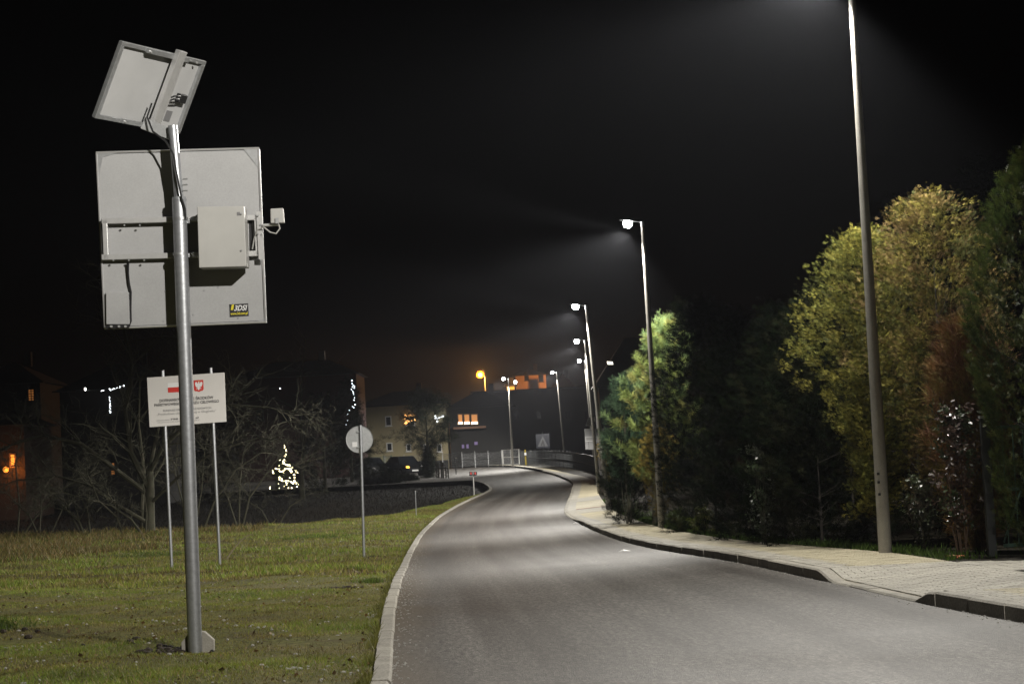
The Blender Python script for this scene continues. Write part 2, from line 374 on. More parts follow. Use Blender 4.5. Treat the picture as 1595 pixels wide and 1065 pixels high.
# left verge: grass up to the dark field
VE = [(-20,-46),(76,-46),(80,-30),(83,-12),(86,-8.6),(90,-6.6),(100,-4.9),(111,-3.7),(118,-2.6),(121,-1.95)]
def xv(y): return herm(VE, y) if y < 80 else min(-1.9, np.interp(y, [p[0] for p in VE], [p[1] for p in VE]))
def bump2(x, y):
    return .035*math.sin(x*1.7+.6*y)*math.sin(y*.9+1.3) + .02*math.sin(x*4.1-y*2.3) + .02*math.sin(x*.7-2+y*.33)
def zverge(x, y):
    e = sstep(.15, 1.2, xl(y) - .14 - x); f = sstep(0, 2.0, x - xv(y))
    e *= sstep(.25, 1.1, math.hypot(x+2.97, y-19.6))
    return gz(y) + .004 + .011*e + e*(.03 + bump2(x, y)) + e*.18*sstep(6, 18, xl(y)-x) - (1-f)*.28
V, T, _ = grid(lambda y: xv(y), lambda y: xl(y) - .14, ramp_pts(-20, 121, .7), 70, zverge)
npmesh("grass_verge", V, T, "verge_soil", kind="structure")
# ground of the gardens behind the pavement
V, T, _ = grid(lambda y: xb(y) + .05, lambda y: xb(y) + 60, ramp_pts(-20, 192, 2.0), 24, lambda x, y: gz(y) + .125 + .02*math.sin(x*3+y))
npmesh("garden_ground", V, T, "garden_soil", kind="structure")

# pavement bed (joint colour), pavers on top
def sw_zone(x, y):
    if 21.0 < y < 27.2: return "paver_grey" if not (y > 24.5 and False) else "paver_yellow"
    t = x - xr(y) - .15
    if t < .32: return "paver_grey"
    if 80.5 < y < 81.2: return "paver_red"
    if 76 < y < 86: return "paver_grey"
    return "paver_yellow"
bed = mat("paving_bed", (.31,.285,.225), .9, var=.12, scale=2.5, fine=.15)
V, T, _ = grid(lambda y: xr(y) + .14, lambda y: xb(y) + .02, ramp_pts(-20, 62, .4), 8, lambda x, y: zsw(x, y) - .012)
pav = npmesh("pavement", V, T, bed, kind="structure")
# far stretch, pieces too small to see: one yellow sheet, one grey band, one crossing band
def sheet(name, f0, f1, y0, y1, mt, dz, par, st=2.0, nx=4):
    V, T, _ = grid(f0, f1, ramp_pts(y0, y1, st), nx, lambda x, y: zsw(x, y) + dz); return npmesh(name, V, T, mt, par)
sheet("paving_field", lambda y: xr(y)+.46, lambda y: xb(y)+.02, 62, 192, MATS["paver_yellow"], 0, pav)
sheet("paving_band", lambda y: xr(y)+.14, lambda y: xr(y)+.46, 62, 192, MATS["paver_grey"], 0, pav)
sheet("crossing_paving", lambda y: xr(y)+.47, lambda y: xb(y)+.01, 79, 84, MATS["paver_grey"], .005, pav, .5)
sheet("crossing_band", lambda y: xr(y)+.47, lambda y: xb(y)+.01, 84.2, 85, MATS["paver_red"], .005, pav, .4)
sheet("tactile_paving", lambda y: xr(y)+.47, lambda y: xb(y)+.01, 94, 99, MATS["paver_grey"], .005, pav, .5)

# individual pavers: herring rows following the kerb
def paver_quad(x0, x1, y0, y1, dz, tz, g=.004):
    tp = [(x0+g, y0+g), (x1-g, y0+g), (x1-g, y1-g), (x0+g, y1-g)]
    off = [xr((y0+y1)/2)]*4
    r = []
    for (a, b) in tp: r.append((a + xr(b), b, zsw(a + xr(b), b) + tz))
    return r
near = []; far = {"paver_yellow": MB(), "paver_grey": MB(), "paver_red": MB()}
y = 14.0; row = 0
while y < 62:
    a = .155 + (.10 if row % 2 else 0); wid = xb(y) - xr(y)
    xs = [.155] + ([.255] if row % 2 else []); 
    while xs[-1] + .2 < wid + .02: xs.append(xs[-1] + .2)
    xs.append(wid + .02)
    extra = (min(4.0, 27.2 - y) if 21.0 < y < 27.2 else 0)
    if extra > 0:
        lim = wid + extra
        while xs[-1] + .2 < lim: xs.append(xs[-1] + .2)
    for i in range(len(xs)-1):
        if xs[i+1] - xs[i] < .04: continue
        near.append((xs[i], xs[i+1], y, y+.1))
    y += .1; row += 1
vis = []; rest = []
for q in near:
    xc = (q[0]+q[1])/2 + xr(q[2]); px = (xc*cr - 0)/q[2]*F + 797
    (vis if (q[2] > 17.5 and px < 1640) else rest).append(q)
vis.sort(key=lambda q: q[2])
def paver_geo(mb, q):
    tz = random.uniform(-.002, .002)
    top = paver_quad(*q, 0, tz); bot = [(a, b, c-.03) for a, b, c in top]
    mb.add(bot + top, [(4,5,6,7),(0,1,5,4),(1,2,6,5),(2,3,7,6),(3,0,4,7)])
for k, q in enumerate(vis):
    zone = sw_zone((q[0]+q[1])/2 + xr(q[2]), q[2])
    if k < 300:
        mb = MB(); paver_geo(mb, q); mb.build("paver", MATS[zone], pav)
    else: paver_geo(far[zone], q)
for q in rest: paver_geo(far[sw_zone((q[0]+q[1])/2 + xr(q[2]), q[2])], q)
for z in ("paver_yellow", "paver_grey"):
    far[z].build("paving_blocks", MATS[z], pav, kind="stuff")
# drive bed behind the pavement
V, T, _ = grid(lambda y: xb(y)+.03, lambda y: xb(y)+max(.3, min(4.1, 27.3-y)), ramp_pts(20.9, 27.1, .4), 6, lambda x, y: zsw(x, y) - .008)
npmesh("drive_bed", V, T, bed, pav)

# kerbs: one stone per metre
def kerb_run(name, edge, side, y0, y1, wd, hfun, low):
    root = empty(name, (0, 0, 0)); root["kind"] = "structure"
    y = y0
    while y < y1:
        e = min(y + 1.0, y1); n = 4
        a0, b0 = y + .009, e - .009
        mb = MB(); prev = None; vs = []
        jit = random.uniform(-.008, .008)
        for i in range(n+1):
            t = a0 + (b0-a0)*i/n; x = edge(t) + random.uniform(-.001, .001) + jit; h = gz(t) + hfun(t) + jit*.5
            ins, out = x, x + side*wd
            c = .02
            vs += [(ins, t, gz(t)-.12), (ins, t, h-c), (ins+side*c, t, h), (out, t, h), (out, t, gz(t)-.12)]
        fs = []
        for i in range(n):
            for k in range(4): fs.append((i*5+k, i*5+k+1, (i+1)*5+k+1, (i+1)*5+k))
        fs += [(0,1,2,3,4), tuple(n*5+k for k in (4,3,2,1,0))]
        mb.add(vs, fs); mb.build("kerb_stone", "kerb_concrete", root)
        y = e
    return root
kerb_run("kerb_right", xr, 1, 14, 150, .15, kerb_h, 0)
kerb_run("kerb_left", xl, -1, 12, 130, .14, lambda y: .03 + .03*sstep(70, 110, y), 0)

# grass on the verge (uncountable): blades, denser where nearer
def blades(n, pts, hts, cols, wd=.006, spread=.5):
    k = len(pts)
    ang = RNG.uniform(0, 2*np.pi, k); lean = RNG.uniform(.1, spread, k)*hts; la = RNG.uniform(0, 2*np.pi, k)
    dx, dy = np.cos(ang)*wd*(.5+hts*8), np.sin(ang)*wd*(.5+hts*8)
    A = pts + np.stack([dx, dy, np.zeros(k)], 1); B = pts - np.stack([dx, dy, np.zeros(k)], 1)
    C = pts + np.stack([np.cos(la)*lean, np.sin(la)*lean, hts], 1)
    V = np.stack([A, B, C], 1).reshape(-1, 3); T = np.arange(3*k).reshape(-1, 3); return V, T, np.repeat(cols, 3, 0)
def noise2(x, y, s, seed=0):
    return (np.sin(x*s*1.3+seed+2.1*np.sin(y*s*.7+seed)) + np.sin(y*s*1.7-seed*2+1.7*np.sin(x*s*.9-seed)) + np.sin((x+y)*s*2.3+seed*3)*.6)/2.6
def palette0(k): return np.array([(.13,.075,.03),(.20,.14,.06),(.07,.045,.022)])[RNG.integers(0, 3, k)]*RNG.uniform(.6, 1.3, (k,1))
VV, TT, CC = [], [], []; nb = 0
def addblades(P, h, c, wd, spread=.5):
    global nb
    V, T, C = blades(0, P, h, c, wd, spread); VV.append(V); TT.append(T+nb); CC.append(C); nb += len(V)
def verge_points(n, y0, y1, power):
    u = RNG.random(n); y = (y0**power + u*(y1**power - y0**power))**(1/power)
    xl_ = np.array([xl(t) for t in y]) - .17; xo = np.maximum(-.262*y - 1.2, np.array([xv(t) for t in y]) + .3)
    x = xl_ + (xo - xl_)*RNG.random(n)
    w_ = np.hypot(x+2.97, y-19.55) > .22 + .25*RNG.random(n); x, y = x[w_], y[w_]
    z = np.array([zverge(a, b) for a, b in zip(x, y)]); return np.stack([x, y, z], 1)
P = verge_points(230000, 13, 40, .9)
g = noise2(P[:,0], P[:,1], .8, 1); b = noise2(P[:,0], P[:,1], 2.6, 4)
keep = (g*.7 + b*.5 + RNG.normal(0, .35, len(P))) > -.45; P = P[keep]; g = g[keep]; b = b[keep]
def grass_cols(g, b, k):
    green = np.array([.145,.20,.030]); olive = np.array([.25,.225,.048]); straw = np.array([.26,.205,.09]); brown = np.array([.11,.078,.036])
    t = np.clip(.5+g*.7+RNG.normal(0, .25, k), 0, 1)[:, None]; c = green*t + olive*(1-t)
    s = (RNG.random(k) < .16+.12*np.clip(b, -1, 1))[:, None]; c = np.where(s, straw, c)
    s2 = (RNG.random(k) < np.clip(.14 - g*.5, 0, .6))[:, None]; c = np.where(s2 & ~s, brown, c)
    return c*RNG.uniform(.6, 1.35, k)[:, None]*np.clip(1+.30*b+.25*g, .4, 1.6)[:, None]
addblades(P, RNG.uniform(.012, .034, len(P))*(1+.9*np.clip(g, 0, 1)), grass_cols(g, b, len(P)), .0045, 1.3)
P = verge_points(150000, 36, 119, 1.0)
g = noise2(P[:,0], P[:,1], .8, 1); b = noise2(P[:,0], P[:,1], 2.6, 4)
addblades(P, RNG.uniform(.03, .09, len(P))*(1+.8*np.clip(g, 0, 1)), grass_cols(g, b, len(P)), .010, 1.0)
# taller dead weeds at the foot of the bare tree
k = 26000; P = np.stack([RNG.uniform(-23, -9.5, k), RNG.uniform(55, 84, k), np.zeros(k)], 1)
q = (P[:,0] < -11.5 - 3*noise2(P[:,0], P[:,1], .5, 2)) | (P[:,1] > 77); P = P[q]
P[:,2] = [zverge(a, b) for a, b in P[:,:2]]; k = len(P)
cw = np.where(RNG.random((k,1)) < .55, np.array([[.19,.135,.05]]), np.array([[.11,.105,.03]]))*RNG.uniform(.5, 1.3, (k,1))
addblades(P, RNG.uniform(.06, .26, k), cw, .009, 1.1)
# lush tufts
for (cx, cy_, r_, n_) in [(-13.3,79,3.2,5000),(-15.6,80,2.0,3000),(-9.6,58,1.6,2500),(-7.4,24.2,.9,1800),(-5.9,23.8,.5,900),(-6.4,66,1.5,2500),(-2.95,39,.3,500),(-2.3,33,.25,300)]:
    a = RNG.normal(0, .45, (n_, 2))*r_; P = np.stack([cx+a[:,0], cy_+a[:,1]*1.6, np.zeros(n_)], 1); P[:,2] = [zverge(i, j) for i, j in P[:,:2]]
    addblades(P, RNG.uniform(.04, .10, n_), np.array([[.085,.125,.022]])*RNG.uniform(.6, 1.4, (n_,1)), .007, 1.2)
# strip behind the pavement
k = 16000; yy = RNG.uniform(27.6, 92, k); P = np.stack([np.array([xb(t) for t in yy]) + .03 + RNG.gamma(1.2, .22, k), yy, np.array([gz(t)+.12 for t in yy])], 1)
addblades(P, RNG.uniform(.03, .13, k), np.array([[.055,.095,.016]])*RNG.uniform(.5, 1.4, (k,1)), .009, .8)
npmesh("grass", np.vstack(VV), np.vstack(TT), BLADE, tint=np.vstack(CC), kind="stuff", label="short winter grass and dead weeds on the roadside verge", cat="grass")
# dead stalks over the dark field
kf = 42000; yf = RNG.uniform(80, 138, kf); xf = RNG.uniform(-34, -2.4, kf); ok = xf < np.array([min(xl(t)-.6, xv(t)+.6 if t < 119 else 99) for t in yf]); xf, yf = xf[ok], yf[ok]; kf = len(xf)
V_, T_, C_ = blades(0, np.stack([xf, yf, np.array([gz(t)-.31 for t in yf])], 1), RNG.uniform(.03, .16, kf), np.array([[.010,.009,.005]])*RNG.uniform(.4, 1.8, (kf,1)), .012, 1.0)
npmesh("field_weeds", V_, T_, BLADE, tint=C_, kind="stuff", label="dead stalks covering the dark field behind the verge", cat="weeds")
# ragged fringe hanging over the left kerb
npx = 9000; yy = 13 + 85*RNG.random(npx)**1.6; P = np.stack([np.array([xl(t) for t in yy]) - .15 - RNG.gamma(1.1, .03, npx), yy, np.array([gz(t)+.01 for t in yy])], 1)
fr = noise2(P[:,0]*0, P[:,1], 1.9, 6) + RNG.normal(0, .3, npx) > 0; P = P[fr]; npx = len(P)
V_, T_, C_ = blades(0, P, RNG.uniform(.03, .085, npx), np.array([[.15,.15,.035]])*RNG.uniform(.45, 1.3, (npx,1)), .005, 1.2)
npmesh("kerb_grass", V_, T_, BLADE, tint=C_, kind="stuff", label="ragged grass fringe along the left kerb", cat="grass")
# brown leaf litter and dug soil
nl = 2600; P = verge_points(nl, 13, 60, .9); P[:,2] += .02; nl = len(P)
a = RNG.uniform(0, 6.28, nl); sz = RNG.uniform(.010, .028, nl); dx = np.stack([np.cos(a)*sz, np.sin(a)*sz, RNG.normal(0,.3,nl)*sz], 1); dy = np.stack([-np.sin(a)*sz*.6, np.cos(a)*sz*.6, RNG.normal(0,.5,nl)*sz], 1)
V_ = np.stack([P-dx, P+dy, P+dx, P-dy], 1).reshape(-1,3); T_ = np.arange(4*nl).reshape(-1,4)
npmesh("leaf_litter", V_, T_, BLADE, tint=np.repeat(palette0(nl), 4, 0), kind="stuff", label="small brown leaves lying in the verge", cat="leaves")
mb = MB()
for (a_, b_, n_, sp_c) in ((-3.27,19.9,40,.10),(-3.12,19.75,26,.08),(-2.62,31.2,36,.14),(-3.35,49.5,22,.18),(-3.9,20.6,12,.25),(-5.6,22.6,18,.3)):
    for _ in range(n_):
        x, y2 = a_+random.gauss(0, sp_c), b_+random.gauss(0, sp_c*1.3); s_ = random.uniform(.012, .04)
        mb.sphere((x, y2, zverge(x, y2)+s_*.5), s_, 6, 4, (random.uniform(.8,1.5), random.uniform(.8,1.5), random.uniform(.5,.9)))
mb.build("soil_clods", mat("dug_soil", (.035,.025,.016), .95, var=.2, scale=30, bump=.6), kind="stuff", label="dark clods of dug soil by the pole and in the verge", cat="soil")
# grit swept to the road edges
mb = MB()
for _ in range(900):
    y2 = 13 + 45*random.random()**1.7; x = xl(y2) + abs(random.gauss(0, .12)) if random.random() < .6 else xr(y2) - abs(random.gauss(0, .10)); s_ = random.uniform(.003, .009)
    mb.box((x, y2, gz(y2)+s_*.4), (s_*2, s_*2, s_))
mb.build("road_grit", "stone_pale", kind="stuff", label="fine grit swept to the edges of the road", cat="grit")
# pale crumbs of rubble and fallen leaves in the verge
mb = MB()
spots = [(-5.1,21.0),(-4.9,21.1),(-4.6,20.6),(-1.9,17.4),(-1.75,17.5),(-2.6,21.5),(-2.9,21.8),(-3.4,22.2),(-1.6,24.0),(-1.75,23.6),(-2.2,25.5),(-1.2,17.0),(-3.9,16.6),(-4.1,24.5)]
for (a, b) in spots:
    for _ in range(7):
        x, y2 = a+random.gauss(0, .14), b+random.gauss(0, .10); s_ = random.uniform(.006, .02)
        mb.sphere((x, y2, zverge(x, y2)+s_*.5), s_, 5, 3, (random.uniform(.8,1.7), random.uniform(.8,1.5), .6))
for _ in range(500):
    y2 = random.uniform(14, 46); x = random.uniform(-.25*y2-.5, xl(y2)-.25); s_ = random.uniform(.005, .017)
    mb.sphere((x, y2, zverge(x, y2)+s_*.6), s_, 5, 3, (random.uniform(.8,1.7), random.uniform(.8,1.5), .7))
mb.build("rubble", "stone_pale", kind="stuff", label="pale stone crumbs scattered in the verge", cat="rubble")

# ================================================================== STREET LAMPS
TILT = math.radians(36)
def road_optic(li):
    # road lenses throw more light sideways than straight down, so the road is lit evenly
    li.use_nodes = True; n = li.node_tree; L = n.links
    em = next(x for x in n.nodes if x.type == 'EMISSION')
    tc = n.nodes.new("ShaderNodeTexCoord"); d = n.nodes.new("ShaderNodeVectorMath"); d.operation = 'DOT_PRODUCT'; d.inputs[1].default_value = (math.sin(TILT), 0, -math.cos(TILT))
    L.new(tc.outputs["Normal"], d.inputs[0])
    a = n.nodes.new("ShaderNodeMath"); a.operation = 'ABSOLUTE'; L.new(d.outputs["Value"], a.inputs[0])
    b = n.nodes.new("ShaderNodeMath"); b.operation = 'MAXIMUM'; b.inputs[1].default_value = .28; L.new(a.outputs[0], b.inputs[0])
    p = n.nodes.new("ShaderNodeMath"); p.operation = 'POWER'; p.inputs[1].default_value = -1.25; L.new(b.outputs[0], p.inputs[0])
    c = n.nodes.new("ShaderNodeMapRange"); c.interpolation_type = 'SMOOTHSTEP'; c.inputs[1].default_value = .03; c.inputs[2].default_value = .36; L.new(a.outputs[0], c.inputs[0])   # cut-off near the horizon
    q = n.nodes.new("ShaderNodeMath"); q.operation = 'MULTIPLY'; L.new(p.outputs[0], q.inputs[0]); L.new(c.outputs[0], q.inputs[1])
    L.new(q.outputs[0], em.inputs["Strength"])
def lamp_post(base, top, label, arm=.32, power=LAMP_W, lit=True):
    base, top = Vector(base), Vector(top)
    r = empty("street_lamp", base, label, "street lamp", "concrete lamp posts along the road")
    n = 10; pts = [base + (top-base)*i/n for i in range(n+1)]
    MB().tube(pts, [.096 - .050*i/n for i in range(n+1)], 20).build("post", "pole_concrete", r, smooth=True)
    MB().cyl(top - (top-base).normalized()*.10, top + Vector((0,0,.03)), .056, .05, 14).build("post_cap", "zinc_sheet", r, smooth=True)
    for dz in (.85, 1.02, 1.14):
        p = base + (top-base)*(dz/(top-base).length)
        MB().box(p + Vector((-.05, -.082, 0)), (.035, .02, .035)).build("bolt_recess", "black_plastic", r)
    a = top + Vector((0, 0, -.03)); b = top + Vector((-arm*.55, 0, .05))
    MB().tube([a, top + Vector((-arm*.3, 0, .03)), b], .024, 10).build("bracket", "zinc_sheet", r, smooth=True)
    hc = top + Vector((-arm, 0, .06)); tl = math.radians(8)
    X = Vector((math.cos(tl), 0, -math.sin(tl))); Z = Vector((math.sin(tl), 0, math.cos(tl))); Y = Vector((0, 1, 0))
    sh = MB(); prof = [(-.27,.0,.07),(-.25,.03,.10),(-.1,.055,.125),(.1,.06,.12),(.22,.04,.07),(.27,.02,.045)]
    vs = []
    for (x, zt, hw) in prof: vs += [hc + X*x + Y*hw - Z*.02, hc + X*x + Y*hw*.75 + Z*zt, hc + X*x - Y*hw*.75 + Z*zt, hc + X*x - Y*hw - Z*.02]
    fs = [(i*4+k, i*4+(k+1) % 4, (i+1)*4+(k+1) % 4, (i+1)*4+k) for i in range(len(prof)-1) for k in range(4)] + [(0,1,2,3), tuple(len(prof)*4-1-k for k in range(4))]
    sh.add(vs, fs); hd = sh.build("lamp_head", "dark_metal", r, smooth=True)
    if lit:
        MB().sphere(hc - X*.05 - Z*.09, .115, 18, 12, (1.05, .95, .95)).build("lamp_lens", "led_lens", hd, smooth=True)
        li = bpy.data.lights.new("street_light", 'SPOT'); li.energy = power; li.color = (1.0, .955, .87)
        li.spot_size = math.radians(154); li.spot_blend = .22; li.shadow_soft_size = .10
        road_optic(li)
        lo = bpy.data.objects.new("street_light", li); col.objects.link(lo); lo.parent = hd
        lo.location = (hc - X*.06 - Z*.29) - base
        lo.rotation_euler = (0, TILT, 0)
    return r
lamp_post((6.1, 7.5, gz(7.5)+.13), (6.0, 7.5, 9.6), "concrete lamp post nearest the viewer, out of the picture at the right", 1.0)
lamp_post((5.16, 31.2, gz(31.2)+.12), at(1324, -52, 31.2), "tall concrete lamp post in front of the golden thuja, its head out of the picture")
lamp_post((3.65, 56.9, gz(56.9)+.12), at(1000.5, 346, 56.9), "lit concrete lamp post in front of the pale green pine")
lamp_post((3.22, 79.8, gz(79.8)+.12), at(912.5, 476, 79.8), "lit lamp post rising highest of the three crowded above the far pavement bend")
lamp_post((3.72, 102., gz(102)+.12), at(911, 530, 102.), "second highest lit lamp post of the three above the far pavement bend")
p5 = at(911, 561, 150); lamp_post((p5.x+.30, 150, gz(150)), p5, "lowest of the three lamp posts crowded above the far pavement bend")
p6 = at(792, 589, 172); lamp_post((-.42, 172, gz(172)+.1), p6, "lit lamp post standing alone beside the wire mesh gate")
p7 = at(867, 579, 186); lamp_post((p7.x+.35, 186, gz(186)), p7, "thin distant lamp post in front of the orange lit house")

# orange sodium lamp far behind
YQ = 251; so = at(748, 583, YQ); r = empty("sodium_lamp", (so.x, YQ, gz(YQ)-.3), "glowing orange sodium street lamp above the dark roofs", "street lamp")
MB().tube([(so.x+.5, YQ+.3, gz(YQ)-.4), (so.x+.5, YQ+.3, so.z+.3), (so.x+.3, YQ+.2, so.z+.55), (so.x, YQ, so.z+.25)], [.1,.06,.04,.035], 10).build("post", "dark_metal", r, smooth=True)
h = MB().sphere((so.x, YQ, so.z+.15), .3, 12, 6, (1.2,.9,.5)).build("lamp_head", "dark_metal", r, smooth=True)
MB().sphere((so.x, YQ, so.z), .45, 18, 12, (1,1,.95)).build("lamp_lens", "sodium_lens", h, smooth=True)  # oversized lens, the lamp's bloom is put into its shape
li = bpy.data.lights.new("sodium_light", 'POINT'); li.energy = 20000; li.color = (1., .42, .09); li.shadow_soft_size = .3
lo = bpy.data.objects.new("sodium_light", li); col.objects.link(lo); lo.parent = h; lo.location = Vector((so.x, YQ-.9, so.z-.2)) - Vector(r.location)

# ================================================================== SOLAR SPEED DISPLAY (seen from behind)
YV = 19.65
def vms(base, k, label, q):
    """k scale, q(px,py,dy) -> world point of a spot of the board plane dy metres nearer the viewer"""
    r = empty("solar_display_sign", base, label, "display sign", "solar powered roadside display signs")
    B = Vector(base)
    X = (q(400, 300, 0) - q(200, 312, 0)).normalized(); Z = Vector((0, 0, 1)); N = Vector((0, -1, 0))
    X = Vector((1, 0, 0))
    # pole
    pb, pj, pt = B, q(279, 310, .17), q(269, 196, .17)
    MB().cyl(pb - Z*.05, pj, .064*k, .064*k, 28).build("lower_pole", "galvanised", r, smooth=True)
    MB().cyl(pj - Z*.02*k, pt, .042*k, .042*k, 24).build("upper_pole", "galvanised", r, smooth=True)
    MB().cyl(pj - Z*.012*k, pj + Z*.016*k, .067*k, .062*k, 28).build("pole_collar", "galvanised", r, smooth=True)
    for yy in (341, 396):
        c = q(281, yy, .17); MB().cyl(c - Z*.012*k, c + Z*.012*k, .068*k, .068*k, 28).build("clamp_band", "zinc_sheet", r, smooth=True)
    for yy in (280, 289, 298):
        c = q(281.5, yy, .17); MB().cyl(c + X*.02*k + N*.03*k, c + X*.066*k + N*.03*k, .007*k, None, 8).build("set_screw", "zinc_sheet", r)
    # foundation slab behind the foot
    def slab(pts, name, m, th=.08):
        MB().prism([q(a, b, .145) for a, b in pts], Vector((0, th*k, 0))).build(name, m, r, bevel=.006*k)
    if k == 1:
        slab([(283,1021),(282,1000),(295,985),(301,983),(301,1024)], "foot_block", "concrete")
        slab([(309,1024),(309,982),(318,983),(333,996),(333,1013),(326,1020)], "foot_block", "concrete")
        f = MB().cyl(q(330,1014,.152), q(330,1014,.14), .018, None, 10).build("lifting_hole", "black_plastic", r)
    # board: tray with a lip, three back sheets, corner plates
    c0, c1, c2, c3 = q(150,238,0), q(403,231,0), q(414,502,0), q(163,512,0)
    bd = MB().prism([c0, c1, c2, c3], (0, .10*k, 0)).build("board", "zinc_sheet", r)
    def plate(pts, name, m, front, th, par=bd, bev=0):
        # plate whose viewer-side face is `front` metres in front of the board back
        p = [q(a, b, front) for a, b in pts]
        return MB().prism(p, Vector((0, th*k, 0))).build(name, m, par, bevel=bev*k)
    plate([(152.5,241),(401,234),(404.5,338),(157,342)], "back_sheet", "panel_grey", .006, .006)
    plate([(157,344),(404.6,340),(407,403),(159.5,407)], "back_sheet", "panel_grey", .004, .004)
    plate([(159.6,409),(407,405),(411,499),(165,509)], "back_sheet", "panel_grey", .006, .006)
    for pts in ([(149,237),(190,236),(160,245),(152,282)], [(378,231),(404,230),(405.5,263),(400,258)], [(414.5,478),(415,503),(388,504),(411,497)], [(163,513),(200,512),(167,508),(161,470)]):
        plate(pts, "corner_plate", "zinc_sheet", .012, .006)
    for e0, e1 in (((150,238),(403,231)), ((163,511.5),(414,501.5)), ((150.5,239),(163.5,511)), ((402.5,232),(413.5,502))):
        a, b = q(*e0, .008), q(*e1, .008)
        MB().tube([a, b], .010*k, 6).build("edge_profile", "aluminium", bd)
    for ry in (344, 400):   # mounting rails
        a, b = q(159, ry+1, .045), q(405, ry-6+1, .045); d = (b-a)
        MB().box((a+b)/2, (d.length, .06*k, .05*k), (d.normalized(), Vector((0,1,0)), Z)).build("rail", "aluminium", bd, bevel=.004*k)
    for (xa, ya, yb_) in ((163.5,342,405), (400,336,398)):
        MB().box((q(xa,ya,.05)+q(xa+2.5,yb_,.05))/2, (.045*k, .05*k, (yb_-ya)/173*k)).build("rail_end_post", "aluminium", bd, bevel=.004*k)
    for bx in (194, 218, 177, 201, 225):
        c = q(bx, 351 if bx in (194,218) else 405.5, .08); MB().cyl(c, c + Vector((0,-.012*k,0)), .008*k, None, 8).build("rail_bolt", "zinc_sheet", bd)
    for sx_, sy_ in ((195,415),(256,411),(257,453),(301,490),(318,452),(340,447),(371,495),(255,500)):
        c = q(sx_, sy_, .008); MB().cyl(c, c + Vector((0,-.004*k,0)), .006*k, None, 8).build("rivet", "zinc_sheet", bd)
    # bracket arms from pole to rails
    for yy in (346, 399):
        a = q(283, yy, .10); MB().box(a, (.16*k, .10*k, .035*k)).build("pole_bracket", "zinc_sheet", bd)
    # cabinet on the rails
    cab = MB().prism([q(307,322,.30), q(380,321,.30), q(384,415,.30), q(310,417,.30)], (0, .22*k, 0)).build("cabinet", "cabinet_grey", r, bevel=.006*k)
    for yy in (333, 390):
        c = q(376, yy, .305); MB().cyl(c, c + Vector((0,-.008*k,0)), .008*k, None, 10).build("door_lock", "zinc_sheet", cab)
    a = q(371.5, 333, .302); MB().box(a, (.028*k, .003, .03*k)).build("rating_label", "print_grey", cab)
    # opening beside it
    plate([(384,341),(392.5,340.5),(394,397),(386,397.5)], "cable_opening", "black_plastic", .011, .006)
    plate([(385.8,342),(387.4,342),(388.4,396),(386.8,396)], "opening_edge", "aluminium", .018, .006)
    # side plate with the sensor arm
    sp_ = plate([(399,330),(408,329),(412,404),(403,404)], "side_plate", "aluminium", .095, .01, r)
    for bx, by in ((402,336),(406,350),(402,364),(408,365)):
        c = q(bx, by, .10); MB().cyl(c, c + Vector((0,-.01*k,0)), .008*k, None, 8).build("plate_bolt", "zinc_sheet", sp_)
    a, b = q(409, 351, .11), q(434, 349.5, .11)
    MB().cyl(a, b, .014*k, None, 12).build("sensor_arm", "aluminium", r, smooth=True)
    sb = MB().prism([q(421,325,.16), q(441,324,.16), q(443,347,.16), q(421.5,348,.16)], (0, .05*k, 0)).build("sensor_box", "cabinet_grey", r, bevel=.008*k)
    MB().box(q(431.5, 344, .165), (.03*k, .02*k, .05*k)).build("sensor_clip", "zinc_sheet", sb)
    MB().tube([q(434,349,.13), q(436,356,.14), q(430,364,.15), q(421,362,.15), q(411,354,.13), q(401,358,.10), q(396,372,.06), q(393,388,.04)], .007*k, 6).build("sensor_cable", "cabinet_grey", r, smooth=True)
    # lower left cover box, its cable and glands
    cb = MB().prism([q(165,455,.05), q(200,455,.05), q(202,505,.05), q(165.5,505,.05)], (0, .045*k, 0)).build("cover_box", "panel_grey", r, bevel=.003*k)
    MB().box(q(183, 509, .05), (.21*k, .04*k, .035*k)).build("gland_strip", "black_plastic", cb)
    for gx in (174, 186, 196):
        c = q(gx, 508.5, .075); MB().cyl(c, c + Vector((0,-.03*k,0)), .011*k, None, 8).build("cable_gland", "aluminium", cb)
    MB().tube([q(200,409,.04), q(199.5,425,.03), q(201,440,.025), q(204,455,.02), q(203.5,480,.02), q(204,500,.03), q(201,508,.05), q(196,510,.06)], .009*k, 6).build("board_cable", "black_plastic", r, smooth=True)
    MB().tube([q(198,409,.04), q(198.5,425,.03), q(200,440,.03), q(203,455,.025)], .006*k, 6).build("board_cable", "black_plastic", r, smooth=True)
    # sticker
    st = plate([(357,474),(386.5,472.5),(387.5,492),(357.8,493.8)], "sticker", "print_black", .0085, .002)
    if k == 1:
        o = q(375, 479.5, .0100); text("sticker_lettering", "3DSI", MATS["print_white"], st, o, (q(386,479,0)-q(364,480,0)).normalized(), Z, .122, .05, .35, .02)
        o = q(372.4, 488.5, .0100); text("sticker_lettering", "www.3d.com.pl", MATS["print_yellow"], st, o, (q(386,488,0)-q(359,489.3,0)).normalized(), Z, .155, .030, 0, .03)
        MB().prism([q(359.5,483,.0105), q(361,474.5,.0105), q(364.5,474.3,.0105), q(363,482.8,.0105)], (0,.001,0)).build("sticker_stripe", "print_yellow", st)
    # solar panel, steeply tilted, seen from behind and below
    yw, tl_ = 1.10, .483; e = Vector((math.cos(yw), math.sin(yw), 0)); f = Vector((-math.sin(yw), math.cos(yw), 0))
    s = f*math.sin(tl_) + Vector((0, 0, -math.cos(tl_))); nb_ = e.cross(s).normalized()
    if nb_.y > 0: nb_ = -nb_
    C = q(232.5, 138, .17) if k != 1 else Vector((-3.154, 19.62, 5.107))
